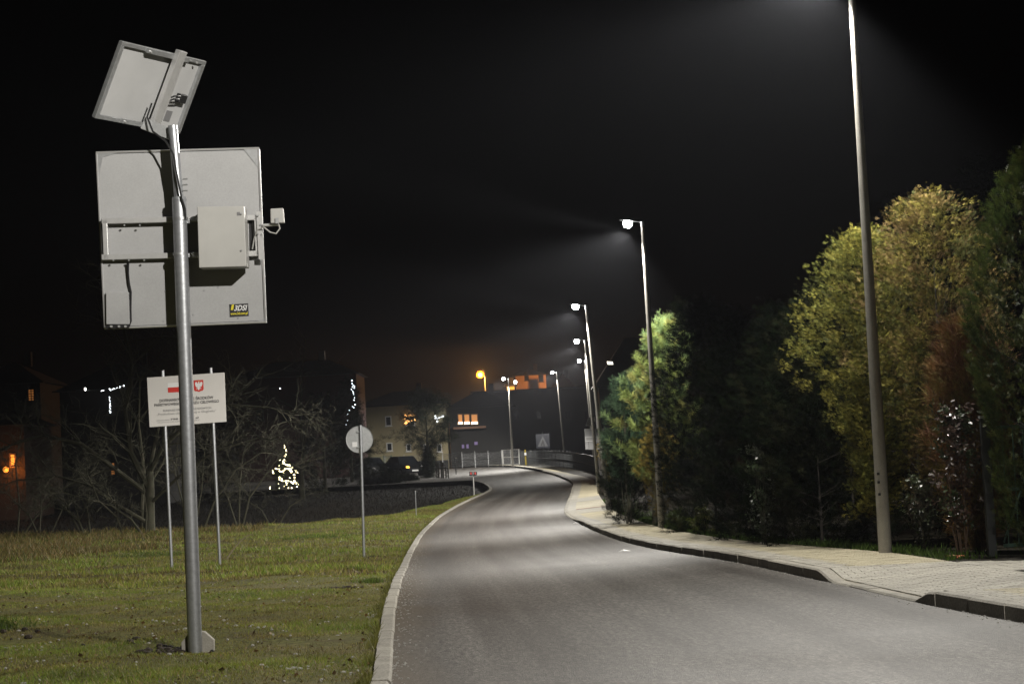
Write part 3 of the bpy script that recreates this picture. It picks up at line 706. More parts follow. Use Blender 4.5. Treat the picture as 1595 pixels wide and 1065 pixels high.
    hw, hh = .635*k, .36*k
    def P(u, v, d=0): return C + e*(u*k) + s*(v*k) + nb_*(d*k)
    ax = (e, s, nb_)
    pn = MB().box(P(0,0,-.018), (2*hw-.01*k, 2*hh-.01*k, .012*k), ax).build("solar_panel", "white_sheet", r)
    MB().box(P(0,0,-.028), (2*hw-.02*k, 2*hh-.02*k, .006*k), ax).build("solar_cells", "glass_dark", pn)
    fw_ = .05
    for (u, v, a_, b_) in ((0,-.342,1.27,fw_*.75), (0,.342,1.27,fw_*.75), (-.61,0,fw_,.646), (.61,0,fw_,.646)):
        MB().box(P(u,v,.0), (a_*k, b_*k, .035*k), ax).build("panel_frame", "zinc_sheet", pn, bevel=.003*k)
    for v in (-.335, .335):
        MB().box(P(.03, v, .03), (.62*k, .04*k, .03*k), ax).build("cross_rail", "zinc_sheet", pn)
        for u in (-.25, .18, .45): 
            c = P(u, v, .045); MB().cyl(c, c + nb_*.012*k, .010*k, None, 8).build("frame_bolt", "aluminium", pn)
    ch = MB().box(P(.16, -.02, .06), (.115*k, .78*k, .05*k), ax).build("support_channel", "aluminium", pn, bevel=.003*k)
    MB().box(P(.47, .03, .012), (.11*k, .08*k, .05*k), ax).build("junction_box", "black_plastic", pn, bevel=.004*k)
    for d in (0, .03):
        MB().tube([P(.43,.03+d,.03), P(.36,.0+d,.07), P(.28,.01+d,.07), P(.20,.06+d,.05)], .008*k, 6).build("panel_cable", "black_plastic", pn, smooth=True)
    MB().box(P(.40, .22, -.009), (.09*k, .10*k, .004*k), ax).build("type_label", "print_grey", pn)
    # head bracket and down cable
    lo_ = P(.13, .36, .05)
    MB().prism([q(226,183,.14), q(262,199,.14), q(273,197,.14), q(271,232,.14), q(263,217,.14), q(240,208,.14), q(219,200,.14)], (0,.05*k,0)).build("head_bracket", "zinc_sheet", r)
    MB().tube([P(.02,.12,.05), P(.0,.25,.07), q(238,205,.22), q(258,220,.24), q(270,240,.25), q(273.5,262,.25), q(279,290,.25), q(283,310,.25), q(288,325,.24), q(288.5,341,.22)], .009*k, 6).build("down_cable", "black_plastic", r, smooth=True)
    return r
vms((-2.97, YV, gz(YV)), 1, "big solar powered display sign on galvanised pole in the left foreground, seen from behind", lambda a, b, d: at(a, b, YV + .17 - d) )
# the same kind of sign far down the pavement
B2 = Vector((3.98, 112, gz(112)+.1)); B1 = at(305, 1018, YV)
def q2(a, b, d):
    p = at(a, b, YV) - B1; return B2 + Vector((p.x*.80*.86 + .0, .17*.8 - d*.8, p.z*.66 + .02))
vms(tuple(B2), .66, "small distant display sign with solar panel behind the crowded lamp posts", q2)

# ================================================================== INFORMATION SIGN
YI = 46.0; IB = Vector((-6.85, YI, gz(YI)))
r = empty("information_sign", IB, "white printed funding notice with red and white flag on two posts", "sign")
for (bx, by, tx, ty) in ((268,891,253,577),(343,888,328,573)):
    a, b = at(bx, by, YI+.06), at(tx, ty, YI+.06); MB().cyl(a - Vector((0,0,.15)), b, .032, None, 14).build("post", "galvanised", r, smooth=True)
    MB().cyl(b, b + Vector((0,0,.01)), .034, .03, 14).build("post_cap", "black_plastic", r)
Q = [at(*p, YI) for p in ((229,588),(349.5,580),(352.5,656.5),(233,665))]
bd = MB().prism(Q, (0, .02, 0)).build("sign_board", "sign_white", r)
SX = (Q[1]-Q[0]).normalized(); SZ = (Q[0]-Q[3]).normalized()
def iq(px, py, d=.002): return at(px, py, YI - d)
W_ = 1/74.0
def iprism(pts, name, m, d=.002, par=bd): return MB().prism([iq(a, b, d+.0015) for a, b in pts], (0, .0015, 0)).build(name, MATS[m], par)
iprism([(261,596.5),(286,595),(286,602),(261.3,603.5)], "flag_white", "print_white")
iprism([(261.3,603.5),(286,602),(286.3,610),(261.6,611.3)], "flag_red", "print_red")
# crest: red shield with a white eagle
cs = iprism([(301.5,592.3),(316.5,591.3),(317.2,606),(315.5,608.2),(312.5,608.8),(309.9,610.2),(307,609.2),(303.8,609.2),(302.2,607)], "crest", "print_red")
cxp, cyp = 309.5, 600.4
eg = [(-.5,-6.6),(.6,-6.8),(1.2,-5.8),(.7,-4.4),(1.2,-3.6),(2.6,-4.4),(3.2,-6),(4.4,-6.3),(5.8,-5.2),(6.1,-3),(5.6,-1),(5.0,.4),(5.2,1.4),(4.2,1.2),(4.3,2.4),(3.2,1.8),(3.0,3),(2.0,2.2),(1.6,3.2),(3.6,4.6),(4.4,4.2),(4.2,5.4),(3.0,5.4),(1.4,4.4),(1.5,6.2),(.6,7.0),(0,7.6),(-.6,7.0),(-1.5,6.2),(-1.4,4.4),(-3.0,5.4),(-4.2,5.4),(-4.4,4.2),(-3.6,4.6),(-1.6,3.2),(-2.0,2.2),(-3.0,3),(-3.2,1.8),(-4.3,2.4),(-4.2,1.2),(-5.2,1.4),(-5.0,.4),(-5.6,-1),(-6.1,-3),(-5.8,-5.2),(-4.4,-6.3),(-3.2,-6),(-2.6,-4.4),(-1.2,-3.6),(-.9,-4.6),(-1.3,-5.4)]
iprism([(cxp+a*.95, cyp+b*.95-a*.06) for a, b in eg], "crest_eagle", "print_white", .004, cs)
iprism([(cxp-1.2,cyp-7.2),(cxp+1.2,cyp-7.3),(cxp+.8,cyp-6.2),(cxp-.8,cyp-6.1)], "crest_crown", "print_gold", .0056, cs)
for (s_, cx_, cy_, wpx, hpx, mm_, bo) in (("DOFINANSOWANO ZE ŚRODKÓW", 290.3, 620.6, 84, 5.4, "print_black", .03), ("PAŃSTWOWEGO FUNDUSZU CELOWEGO", 290.6, 627.0, 101, 5.2, "print_black", .03),
        ("FUNDUSZ DRÓG SAMORZĄDOWYCH", 291.5, 637.2, 75, 4.4, "print_grey", .02), ("„Przebudowa ulicy Fabrycznej w Głogówku”", 290.5, 642.8, 93, 4.0, "print_grey", 0),
        ("dofinansowanie:", 254, 654.1, 20.5, 1.9, "print_grey", 0), ("798 809,00 zł", 287.5, 651.7, 44.5, 3.0, "print_black", .02), ("całkowita wartość inwestycji: 1 597 618,00 zł", 277.5, 656.0, 66, 2.0, "print_grey", 0)):
    text("print_line", s_, MATS[mm_], bd, iq(cx_, cy_, .003), SX, SZ, wpx*W_, hpx*W_*1.12, 0, bo)

# ================================================================== ROUND SIGN, small posts
YR = 48.6; rb = at(567, 870, YR); r = empty("round_road_sign", rb, "round road sign seen from its grey back on one post", "road sign")
rt_ = at(561.5, 662, YR); MB().cyl(rb - Vector((0,0,.1)), rt_, .031, None, 14).build("post", "galvanised", r, smooth=True)
c = at(560, 684, YR+.05); d = MB().cyl(c, c + Vector((.0,.012,0)), .292, .292, 40).build("sign_disc", "zinc_sheet", r)
ring = [c + Vector((math.cos(t)*.295, 0, math.sin(t)*.295)) for t in [2*math.pi*i/40 for i in range(41)]]
MB().tube(ring, .009, 6).build("rim", "zinc_sheet", d)
MB().box(at(552.5, 692, YR+.045), (.11, .004, .11)).build("sticker", "print_white", d)
for yy in (672, 696): MB().box(at(561, yy, YR+.02), (.13, .05, .03)).build("clamp", "zinc_sheet", d)
def stake(name, px0, py0, py1, Y, rad, label, m, group=None):
    a = at(px0, py0, Y); b = at(px0-1.5, py1, Y); rr = empty(name, a, label, "post", group)
    MB().cyl(a - Vector((0,0,.1)), b, rad, rad*.9, 8).build("post", m, rr, smooth=True); return rr, b
rr, b = stake("marker_stake", 648.5, 806, 765, 87, .018, "thin bare metal stake in the grass beside the road", "galvanised")
MB().cyl(b, b + Vector((0,0,.03)), .022, .006, 8).build("stake_tip", "zinc_sheet", rr)
rr, b = stake("marker_post", 738.5, 768, 738, 116.5, .03, "short white marker post with two small plates on the road corner", "window_frame")
for dx in (-3.4, 3.4):
    p_ = MB().box(at(737+dx, 737.5, 116.4), (.19, .02, .22)).build("plate", "print_black", rr)
    MB().box(at(737+dx, 737.0, 116.37), (.07, .01, .12)).build("plate_print", "print_red", p_)
rr, b = stake("street_post", 710.5, 737, 714, 158, .035, "thin dark post standing in the far side road", "dark_metal")
MB().sphere(b, .05, 8, 5).build("post_knob", "dark_metal", rr)
rr, b = stake("pipe_post", 946.5, 796, 722, 83.6, .035, "pale pipe post against the dark shrub by the pavement", "window_frame")
MB().cyl(b, b + Vector((0,0,.04)), .042, .042, 10).build("pipe_cap", "zinc_sheet", rr)
rr, b = stake("gas_marker", 819.5, 724, 700, 176, .075, "yellow marker post beside the wire mesh gate", mat("marker_yellow", (.33,.25,.03), .6))
MB().box(b - Vector((0,.1,.35)), (.16, .03, .2)).build("marker_plate", "print_white", rr)
# crossing sign: blue plate with white triangle and walking figure
YC = 195; a = at(847, 715, YC); r = empty("crossing_sign", a, "small blue square road sign with white triangle above the dark fence", "road sign")
MB().cyl(a - Vector((0,0,.3)), at(844.5, 672, YC), .035, None, 8).build("post", "dark_metal", r, smooth=True)
pl = MB().prism([at(*p, YC-.05) for p in ((834.5,676),(855.5,675),(856.5,697),(835.5,698))], (0,.02,0)).build("sign_plate", "print_blue", r)
t_ = MB().prism([at(*p, YC-.06) for p in ((845.3,679),(853.5,694.5),(837.5,695.3))], (0,.008,0)).build("white_triangle", mat("dimmed_white", (.085,.088,.095), .7), pl)  # white print, its dimness at night put into the colour
MB().prism([at(*p, YC-.075) for p in ((845.2,684),(847,687),(848.8,694),(846.8,694),(845.6,690),(843.6,694.3),(842,694.3),(844,687.5))], (0,.008,0)).build("walking_figure", "print_black", t_)

# ================================================================== VEGETATION
def strip(p, q, w0, w1, up=(0,0,1)):
    p, q = np.array(p, float), np.array(q, float); d = q-p; s = np.cross(d, up); s /= (np.linalg.norm(s)+1e-9)
    return [p-s*w0, p+s*w0, q+s*w1, q-s*w1]
def tmpl(strips):
    V = []; T = []
    for s in strips:
        b = len(V); V += s; T += [(b, b+1, b+2), (b, b+2, b+3)]
    return np.array(V), np.array(T)
def thuja_t(rich=True):
    S = [strip((0,0,0), (0,1,-.12), .028, .010)]
    for i, y in enumerate((.15,.38,.62) if rich else (.25,.55)):
        L = .42*(1.05-y)
        for sx in (-1, 1):
            S.append(strip((0,y,0), (sx*L, y+L*.95, .05*sx), .032, .016))
            if rich and i < 2: S.append(strip((sx*L*.5, y+L*.45, 0), (sx*L*.95, y+L*.5+.05, .03), .024, .012))
    return tmpl(S)
def pine_t(n=22):
    S = []; r = np.random.default_rng(3)
    for i in range(n):
        a = r.uniform(0, 2*np.pi); t = r.uniform(0, .7); sp_ = r.uniform(.25, .55)
        S.append(strip((0,t,0), (math.cos(a)*sp_, t+r.uniform(.28,.5), math.sin(a)*sp_), .018, .006, (math.sin(a), .3, -math.cos(a))))
    return tmpl(S)
def leaf_t(n=5):
    V = []; T = []; r = np.random.default_rng(5)
    for i in range(n):
        a = r.uniform(0, 2*np.pi); t = i/n; d = np.array([math.cos(a), .5, math.sin(a)]); d /= np.linalg.norm(d); s = np.cross(d, (0,1,0)); s /= np.linalg.norm(s)
        p = np.array([0, t, 0]); b = len(V); V += [p, p+d*.28+s*.13, p+d*.6, p+d*.28-s*.13]; T += [(b,b+1,b+2),(b,b+2,b+3)]
    return np.array(V), np.array(T)
def twig_t(n=7):
    S = []; r = np.random.default_rng(9)
    for i in range(n):
        e = (r.normal(0,.35), r.uniform(.5,1.0), r.normal(0,.35)); o = (r.normal(0,.05), r.uniform(0,.3), r.normal(0,.05))
        S.append(strip(o, e, .012, .004, (r.normal(), r.normal(), r.normal())))
    return tmpl(S)
TH, THL, PN, PNL, LF, TW = thuja_t(True), thuja_t(False), pine_t(), pine_t(9), leaf_t(), twig_t()
def scatter(P, D, S, tm, C):
    """place template tm (grows along its y) at P, pointing along D, size S, colour C"""
    k = len(P); D = D/np.linalg.norm(D, axis=1, keepdims=True)
    R = RNG.normal(0, 1, (k, 3)); X = np.cross(D, R); X /= np.linalg.norm(X, axis=1, keepdims=True); Z = np.cross(X, D)
    tv, tt = tm
    V = P[:,None,:] + S[:,None,None]*(tv[None,:,0,None]*X[:,None,:] + tv[None,:,1,None]*D[:,None,:] + tv[None,:,2,None]*Z[:,None,:])
    T = tt[None] + (np.arange(k)*len(tv))[:,None,None]
    return V.reshape(-1,3), T.reshape(-1,3), np.repeat(C, len(tv), 0)
def palette(k, cols, wts, lo=.65, hi=1.3):
    c = np.array(cols)[RNG.choice(len(cols), k, p=np.array(wts)/sum(wts))]; return c*RNG.uniform(lo, hi, (k,1))
def clumps(n, h, rad, axis, zlo, per, spread, shell=(.6,1.0), lump=.22, updir=.6):
    """clump centres on a crown of given profile, then sprays round each; returns P, D"""
    t = RNG.random(n)**.85; a = RNG.uniform(0, 2*np.pi, n)
    rr = np.array([rad(x) for x in t])*RNG.uniform(shell[0], shell[1], n)*(1+lump*np.sin(a*3+t*9)+lump*.6*np.sin(a*5-t*14))
    ax = np.array([axis(x) for x in t])
    C = np.stack([ax[:,0]+np.cos(a)*rr, ax[:,1]+np.sin(a)*rr, zlo+t*(h-zlo)], 1)
    O = np.stack([np.cos(a), np.sin(a), np.full(n, updir)], 1)
    ln = np.repeat(RNG.uniform(.4, 1.0, n), per)*spread*4; u = RNG.uniform(-.75, .35, n*per)
    O2 = O + RNG.normal(0, .3, O.shape); O2 /= np.linalg.norm(O2, axis=1, keepdims=True)
    P = np.repeat(C, per, 0) + np.repeat(O2, per, 0)*(u*ln)[:,None] + RNG.normal(0, spread*.42, (n*per, 3)); D = np.repeat(O, per, 0) + RNG.normal(0, .45, (n*per, 3))
    return P, D
def tree(name, base, h, rad, label, cols, wts, tm, n, per, spread, size, zlo=.15, axis=None, trunk=.09, cat="tree", group=None, mt=LEAF, tmt="bark", shell=(.55,1.0), updir=.6, lump=.22, stems=1, trunk_h=.8, lo=.6, hi=1.35):
    base = Vector(base); axis = axis or (lambda t: (0, 0))
    r = empty(name, base, label, cat, group)
    mb = MB()
    if stems == 1:
        pts = [base + Vector((axis(t)[0], axis(t)[1], t*h*trunk_h - (.1 if t == 0 else 0))) for t in (0,.2,.4,.6,.8,1)]
        mb.tube(pts, [trunk*(1-.8*i/5) for i in range(6)], 8)
        for i in range(14):
            t = random.uniform(.2, .95); a = random.uniform(0, 6.28); p = base + Vector((axis(t*trunk_h)[0], axis(t*trunk_h)[1], t*h*trunk_h)); R = rad(min(1, t*trunk_h))*.8
            mb.tube([p, p + Vector((math.cos(a)*R*.5, math.sin(a)*R*.5, R*.2)), p + Vector((math.cos(a)*R, math.sin(a)*R, R*.55))], [trunk*.25, trunk*.16, trunk*.06], 5)
    else:
        for i in range(stems):
            a = random.uniform(0, 6.28); R = random.uniform(.3, 1)
            q_ = [base + Vector((0,0,-.05)) + Vector((math.cos(a), math.sin(a), 0))*.08*R]
            for t in (.35, .7, 1): q_.append(base + Vector((math.cos(a)*rad(t)*R*.8*t**.6, math.sin(a)*rad(t)*R*.8*t**.6, h*trunk_h*t)) + Vector((random.gauss(0,.04), random.gauss(0,.04), 0)))
            mb.tube(q_, [trunk, trunk*.7, trunk*.45, trunk*.2], 5)
    mb.build("trunk" if stems == 1 else "stems", tmt, r, smooth=True)
    P, D = clumps(n, h, rad, axis, zlo*h, per, spread, shell, lump, updir)
    P = P + np.array(base); k = len(P); S = RNG.uniform(size[0], size[1], k)
    c = palette(n, cols, wts, .8, 1.2); C = np.repeat(c, per, 0)*RNG.uniform(lo, hi, (k,1))
    V, T, C = scatter(P, D, S, tm, C)
    npmesh("crown", V, T, mt, r, tint=C)
    return r
def gb(px, Y, off=0):          # ground point behind the pavement under a photo column
    a = at(px, 700, Y); return (a.x, Y, gz(Y)+.11+off)
GOLD = [(.20,.175,.04),(.13,.13,.03),(.20,.145,.055),(.065,.07,.02)]
egg = lambda R, lo=.35, pk=.55: (lambda t: R*max(.04, math.sin(math.pi*min(1, (t*.9+.1))**.9)**.7) if t > .04 else R*lo)
def prof(R, pts): return lambda t: R*float(np.interp(t, [p[0] for p in pts], [p[1] for p in pts]))
THP = [(0,.35),(.2,.45),(.38,.75),(.55,1),(.72,1),(.88,.85),(.96,.55),(1,.2)]
tree("thuja", gb(1362, 33.6), 4.9, prof(.86, THP), "golden yellow thuja right behind the nearest visible lamp post", [(.23,.21,.045),(.15,.155,.034),(.075,.082,.02)], [5,4,3], THL, 900, 32, .11, (.045,.10), .12, trunk=.045, tmt="bark_dark", updir=.5, shell=(.4,1.08), lump=.30)
tree("thuja", gb(1472, 32.8), 5.3, prof(1.08, THP), "large bronze gold thuja right of the nearest visible lamp post", [GOLD[2],GOLD[0],(.14,.095,.042),GOLD[3]], [4,4,2,4], THL, 1050, 32, .11, (.045,.10), .14, trunk=.05, tmt="bark_dark", updir=.5, shell=(.4,1.08), lump=.30)
tree("cypress", gb(1650, 27.6), 5.3, prof(1.02, [(0,.75),(.25,.85),(.45,1),(.62,.98),(.8,.75),(.92,.42),(1,.06)]), "dense green cypress cut off by the right edge of the picture", [(.05,.066,.015),(.066,.072,.018),(.03,.048,.012)], [4,2,3], THL, 1300, 16, .07, (.06,.12), .03, trunk=.06, tmt="bark_dark", shell=(.9,1.0), updir=1.3, lump=.05)
tree("spirea_shrub", gb(1516, 29.6), 3.1, prof(.50, [(0,.3),(.2,.7),(.5,1),(.8,.85),(1,.4)]), "reddish brown twiggy shrub left of the green gate post", [(.24,.135,.055),(.20,.165,.05),(.15,.07,.04)], [4,3,3], TW, 420, 14, .11, (.12,.28), .05, trunk=.02, cat="shrub", stems=12, mt=STEM, tmt="bark_red", updir=1.6)
tree("glossy_shrub", gb(1493, 28.6), 1.95, prof(.34, [(0,.3),(.3,.8),(.6,1),(1,.4)]), "glossy leaved shrub with bright glints in front of the twiggy shrub", [(.06,.035,.025),(.035,.05,.02)], [3,2], LF, 60, 8, .11, (.08,.15), .2, trunk=.014, cat="shrub", stems=6, mt=GLOSS, tmt="bark_red")
tree("glossy_shrub", gb(1430, 30.4), 1.05, prof(.26, [(0,.4),(.5,1),(1,.5)]), "low glossy leaved shrub at the foot of the bronze thuja", [(.05,.04,.028),(.035,.045,.02)], [2,2], LF, 36, 8, .09, (.07,.13), .2, trunk=.012, cat="shrub", stems=5, mt=GLOSS)
tree("glossy_shrub", gb(1186, 39.5), 1.75, prof(.34, [(0,.4),(.5,1),(1,.5)]), "small glossy shrub sparkling in the dark middle of the hedge", [(.04,.045,.03),(.03,.045,.02)], [2,2], LF, 34, 7, .10, (.07,.13), .15, trunk=.012, cat="shrub", stems=5, mt=GLOSS)
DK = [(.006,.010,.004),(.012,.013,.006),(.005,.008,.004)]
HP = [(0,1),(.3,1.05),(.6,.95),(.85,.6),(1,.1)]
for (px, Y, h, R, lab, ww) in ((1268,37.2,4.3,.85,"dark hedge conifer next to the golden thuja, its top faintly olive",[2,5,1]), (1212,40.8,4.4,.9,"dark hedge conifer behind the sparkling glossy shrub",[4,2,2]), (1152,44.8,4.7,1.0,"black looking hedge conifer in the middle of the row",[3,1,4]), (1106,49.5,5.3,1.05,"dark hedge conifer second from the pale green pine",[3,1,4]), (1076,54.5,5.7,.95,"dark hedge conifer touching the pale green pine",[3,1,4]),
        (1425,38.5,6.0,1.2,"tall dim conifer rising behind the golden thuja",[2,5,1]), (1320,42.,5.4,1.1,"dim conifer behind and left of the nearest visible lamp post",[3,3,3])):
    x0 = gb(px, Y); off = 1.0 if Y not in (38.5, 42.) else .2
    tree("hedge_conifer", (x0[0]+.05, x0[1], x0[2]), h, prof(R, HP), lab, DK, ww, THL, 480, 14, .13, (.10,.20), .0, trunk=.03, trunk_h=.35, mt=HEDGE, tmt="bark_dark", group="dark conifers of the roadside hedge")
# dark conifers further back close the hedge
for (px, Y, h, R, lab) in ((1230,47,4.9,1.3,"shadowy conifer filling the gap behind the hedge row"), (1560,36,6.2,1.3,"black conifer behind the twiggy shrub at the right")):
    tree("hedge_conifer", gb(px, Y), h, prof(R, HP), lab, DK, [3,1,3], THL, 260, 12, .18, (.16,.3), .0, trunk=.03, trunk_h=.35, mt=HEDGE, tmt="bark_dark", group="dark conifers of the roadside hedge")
# pine by the second lamp: blue green needles, leaning crown
PX = gb(1040, 59.2)
tree("pine", PX, 5.6, prof(1.05, [(0,.2),(.2,.75),(.42,1),(.62,.85),(.8,.62),(1,.2)]), "pale green pine behind the second visible lamp post", [(.20,.25,.075),(.14,.20,.08),(.24,.24,.075)], [4,3,2], PN, 230, 12, .10, (.15,.27), .16, axis=lambda t: (-.42+.62*t*t, 0), trunk=.11, shell=(.5,1.05), updir=.9, lump=.3)
tree("pine", gb(975, 64), 4.2, prof(.62, [(0,.2),(.2,.7),(.5,1),(.75,.7),(1,.1)]), "bluish young pine left of the second visible lamp post", [(.035,.065,.035),(.045,.075,.04)], [3,2], PN, 110, 13, .13, (.16,.28), .2, trunk=.07, updir=.8)
tree("golden_shrub", gb(1024, 57.9), 2.7, prof(.48, [(0,.3),(.3,.7),(.6,1),(.85,.8),(1,.3)]), "golden shrub growing round the second visible lamp post", [(.20,.15,.035),(.15,.12,.03)], [3,2], TH, 200, 12, .09, (.07,.14), .1, trunk=.02, cat="shrub", stems=6, mt=HEDGE)
tree("dark_shrub", gb(972, 62), 2.3, prof(.55, [(0,.8),(.5,1),(.8,.8),(1,.3)]), "rounded dark shrub left of the second visible lamp post", DK, [2,1,1], THL, 160, 12, .12, (.12,.24), .03, trunk=.02, cat="shrub", stems=6, mt=HEDGE)
tree("dark_shrub", gb(959, 71), 2.6, prof(.52, [(0,.8),(.5,1),(.8,.8),(1,.3)]), "narrow dark shrub beside the pale pipe post", DK, [2,1,1], THL, 150, 12, .12, (.12,.24), .03, trunk=.02, cat="shrub", stems=6)
tree("golden_shrub", gb(948, 81), 2.55, prof(.30, [(0,.3),(.6,.7),(.85,1),(1,.5)]), "small yellow shrub beside the crowded lamp posts", [(.24,.18,.06),(.18,.13,.04)], [3,2], LF, 60, 9, .1, (.12,.22), .45, trunk=.02, cat="shrub", stems=5)
tree("low_bush", gb(1052, 52.6), .52, prof(.30, [(0,.8),(.5,1),(1,.4)]), "low bright green bush beside the second visible lamp post", [(.07,.11,.02),(.10,.12,.03)], [3,2], LF, 60, 9, .05, (.06,.12), .05, trunk=.01, cat="bush", stems=6, group="low bushes on the pavement edge")
tree("low_bush", gb(1091, 50.2), .55, prof(.27, [(0,.8),(.5,1),(1,.4)]), "low yellow green bush right of its twin on the pavement edge", [(.09,.115,.02),(.12,.12,.03)], [3,2], LF, 55, 9, .05, (.06,.12), .05, trunk=.01, cat="bush", stems=6, group="low bushes on the pavement edge")
# dry leaves on the pavement edge
for i, (px, Y, c_) in enumerate(((1481,27.9,(.45,.12,.03)), (1469,28.1,(.38,.22,.10)))):
    g_ = gb(px, Y, .03); mb = MB()
    for k in range(5):
        a = k*1.25; mb.add([(g_[0], g_[1], g_[2]), (g_[0]+.05*math.cos(a-.3), g_[1]+.05*math.sin(a-.3), g_[2]+.03), (g_[0]+.10*math.cos(a), g_[1]+.10*math.sin(a), g_[2]+.025), (g_[0]+.05*math.cos(a+.3), g_[1]+.05*math.sin(a+.3), g_[2]+.04)], [(0,1,2,3)])
    mb.build("fallen_leaf", mat("leaf%d" % i, c_, .7, var=.1), label=("orange dry leaf on the grass by the drive", "tan dry leaf beside the orange one by the drive")[i], cat="leaf")

# scraps of paper on the road
for i, (x_, y_, lab) in enumerate(((2.05, 44.5, "white paper scrap on the asphalt near the kerb"), (1.72, 69.5, "smaller white paper scrap far along the right kerb"))):
    mb = MB(); z_ = gz(y_)+.006; k_ = .11 if i == 0 else .08
    mb.add([(x_-k_, y_, z_), (x_, y_-k_, z_+.02), (x_+k_*1.4, y_, z_+.005), (x_+.02, y_+k_, z_+.03), (x_, y_, z_+.045)], [(0,1,4),(1,2,4),(2,3,4),(3,0,4)])
    mb.build("paper_scrap", "print_white", label=lab, cat="paper")

# bare tree on the left, low bent limbs and a haze of twigs
def bare_tree(name, base, label, limbs, seed, twig, mt="bark", cat="tree", trunk=None, depth=3):
    rg = random.Random(seed); base = Vector(base); r = empty(name, base, label, cat)
    if trunk:
        MB().tube([base + Vector(p) for p in trunk[0]], trunk[1], 10).build("trunk", mt, r, smooth=True)
    fine = MB()
    def grow(p, d, L, rad, lev):
        n = 5; pts = [p]; dd = d.normalized(); rs = [rad]
        for i in range(n):
            dd = (dd + Vector((rg.gauss(0,.16), rg.gauss(0,.16), rg.gauss(-.02,.16)))).normalized()
            pts.append(pts[-1] + dd*L/n); rs.append(rad*(1-.75*(i+1)/n))
        fine.tube(pts, rs, 6 if lev == 0 else (4 if lev < 2 else 3))
        if lev < depth:
            for i in range(twig[lev]):
                k = rg.randint(1, n); dv = (pts[k]-pts[k-1]).normalized()
                nd = (dv + Vector((rg.gauss(0,.75), rg.gauss(0,.75), rg.gauss(.05,.6)))).normalized()
                grow(pts[k], nd, L*rg.uniform(.38,.62), rs[k]*.5+.0035, lev+1)
    limb = MB()
    for (p, pts, r0, L) in limbs:
        q_ = [base + Vector(v) for v in pts]; n = len(q_)
        limb.tube(q_, [r0*(1-.65*i/(n-1)) for i in range(n)], 7)
        for i in range(1, n):
            for _ in range(p):
                dv = (q_[i]-q_[i-1]).normalized(); nd = dv + Vector((rg.gauss(0,.6), rg.gauss(0,.6), rg.gauss(.1,.55)))
                grow(q_[i], nd, L*rg.uniform(.6,1.1), r0*.35, 1)
    limb.build("limbs", mt, r, smooth=True)
    fine.build("crown", mt, r, smooth=True)
    return r
TB = at(232, 834, 80); TB.z = zverge(TB.x, 80) - .05
bare_tree("bare_tree", TB, "gnarled leafless tree with low bent limbs behind the funding notice",
  [(4, [(.1,0,1.6),(-.5,-.2,3.0),(-.7,.1,4.6),(-.4,.2,6.2),(-.6,0,7.6)], .13, 2.4), (4, [(.1,0,2.2),(.7,-.3,3.2),(1.8,-.2,4.1),(3.0,.2,4.6),(4.6,0,4.4)], .10, 2.2),
   (4, [(0,0,1.5),(-1.0,-.5,2.4),(-2.2,-.6,3.4),(-3.6,-.4,3.8),(-4.8,-.5,3.5)], .10, 2.2), (4, [(.15,0,2.5),(.5,.2,4.0),(1.2,.1,5.6),(1.5,0,7.0)], .09, 2.2),
   (3, [(-.1,-.2,.5),(-.9,-.8,1.1),(-1.9,-1.0,1.9),(-3.1,-1.0,2.3),(-4.6,-.8,2.2)], .08, 1.9), (3, [(.2,-.1,1.2),(1.2,-.5,2.0),(2.6,-.6,2.9),(4.2,-.4,3.3)], .07, 1.9)],
  3, [6, 7, 5], trunk=([(0,0,-.2),(.05,-.05,.7),(.1,0,1.6),(.12,0,2.4)], [.24,.20,.17,.14]))
bare_tree("bare_tree", at(215, 830, 84) - Vector((0,0,.2)), "slim leafless tree close behind the gnarled one", [(4, [(.2,0,1.2),(.3,.1,2.6),(.15,.2,4.4),(.3,0,6.0)], .10, 1.9), (3, [(.2,0,1.6),(1.0,.2,2.8),(1.6,.2,4.2)], .07, 1.6)], 5, [5,6,5], trunk=([(.2,0,-.1),(.2,0,1.4)], [.14,.11]))
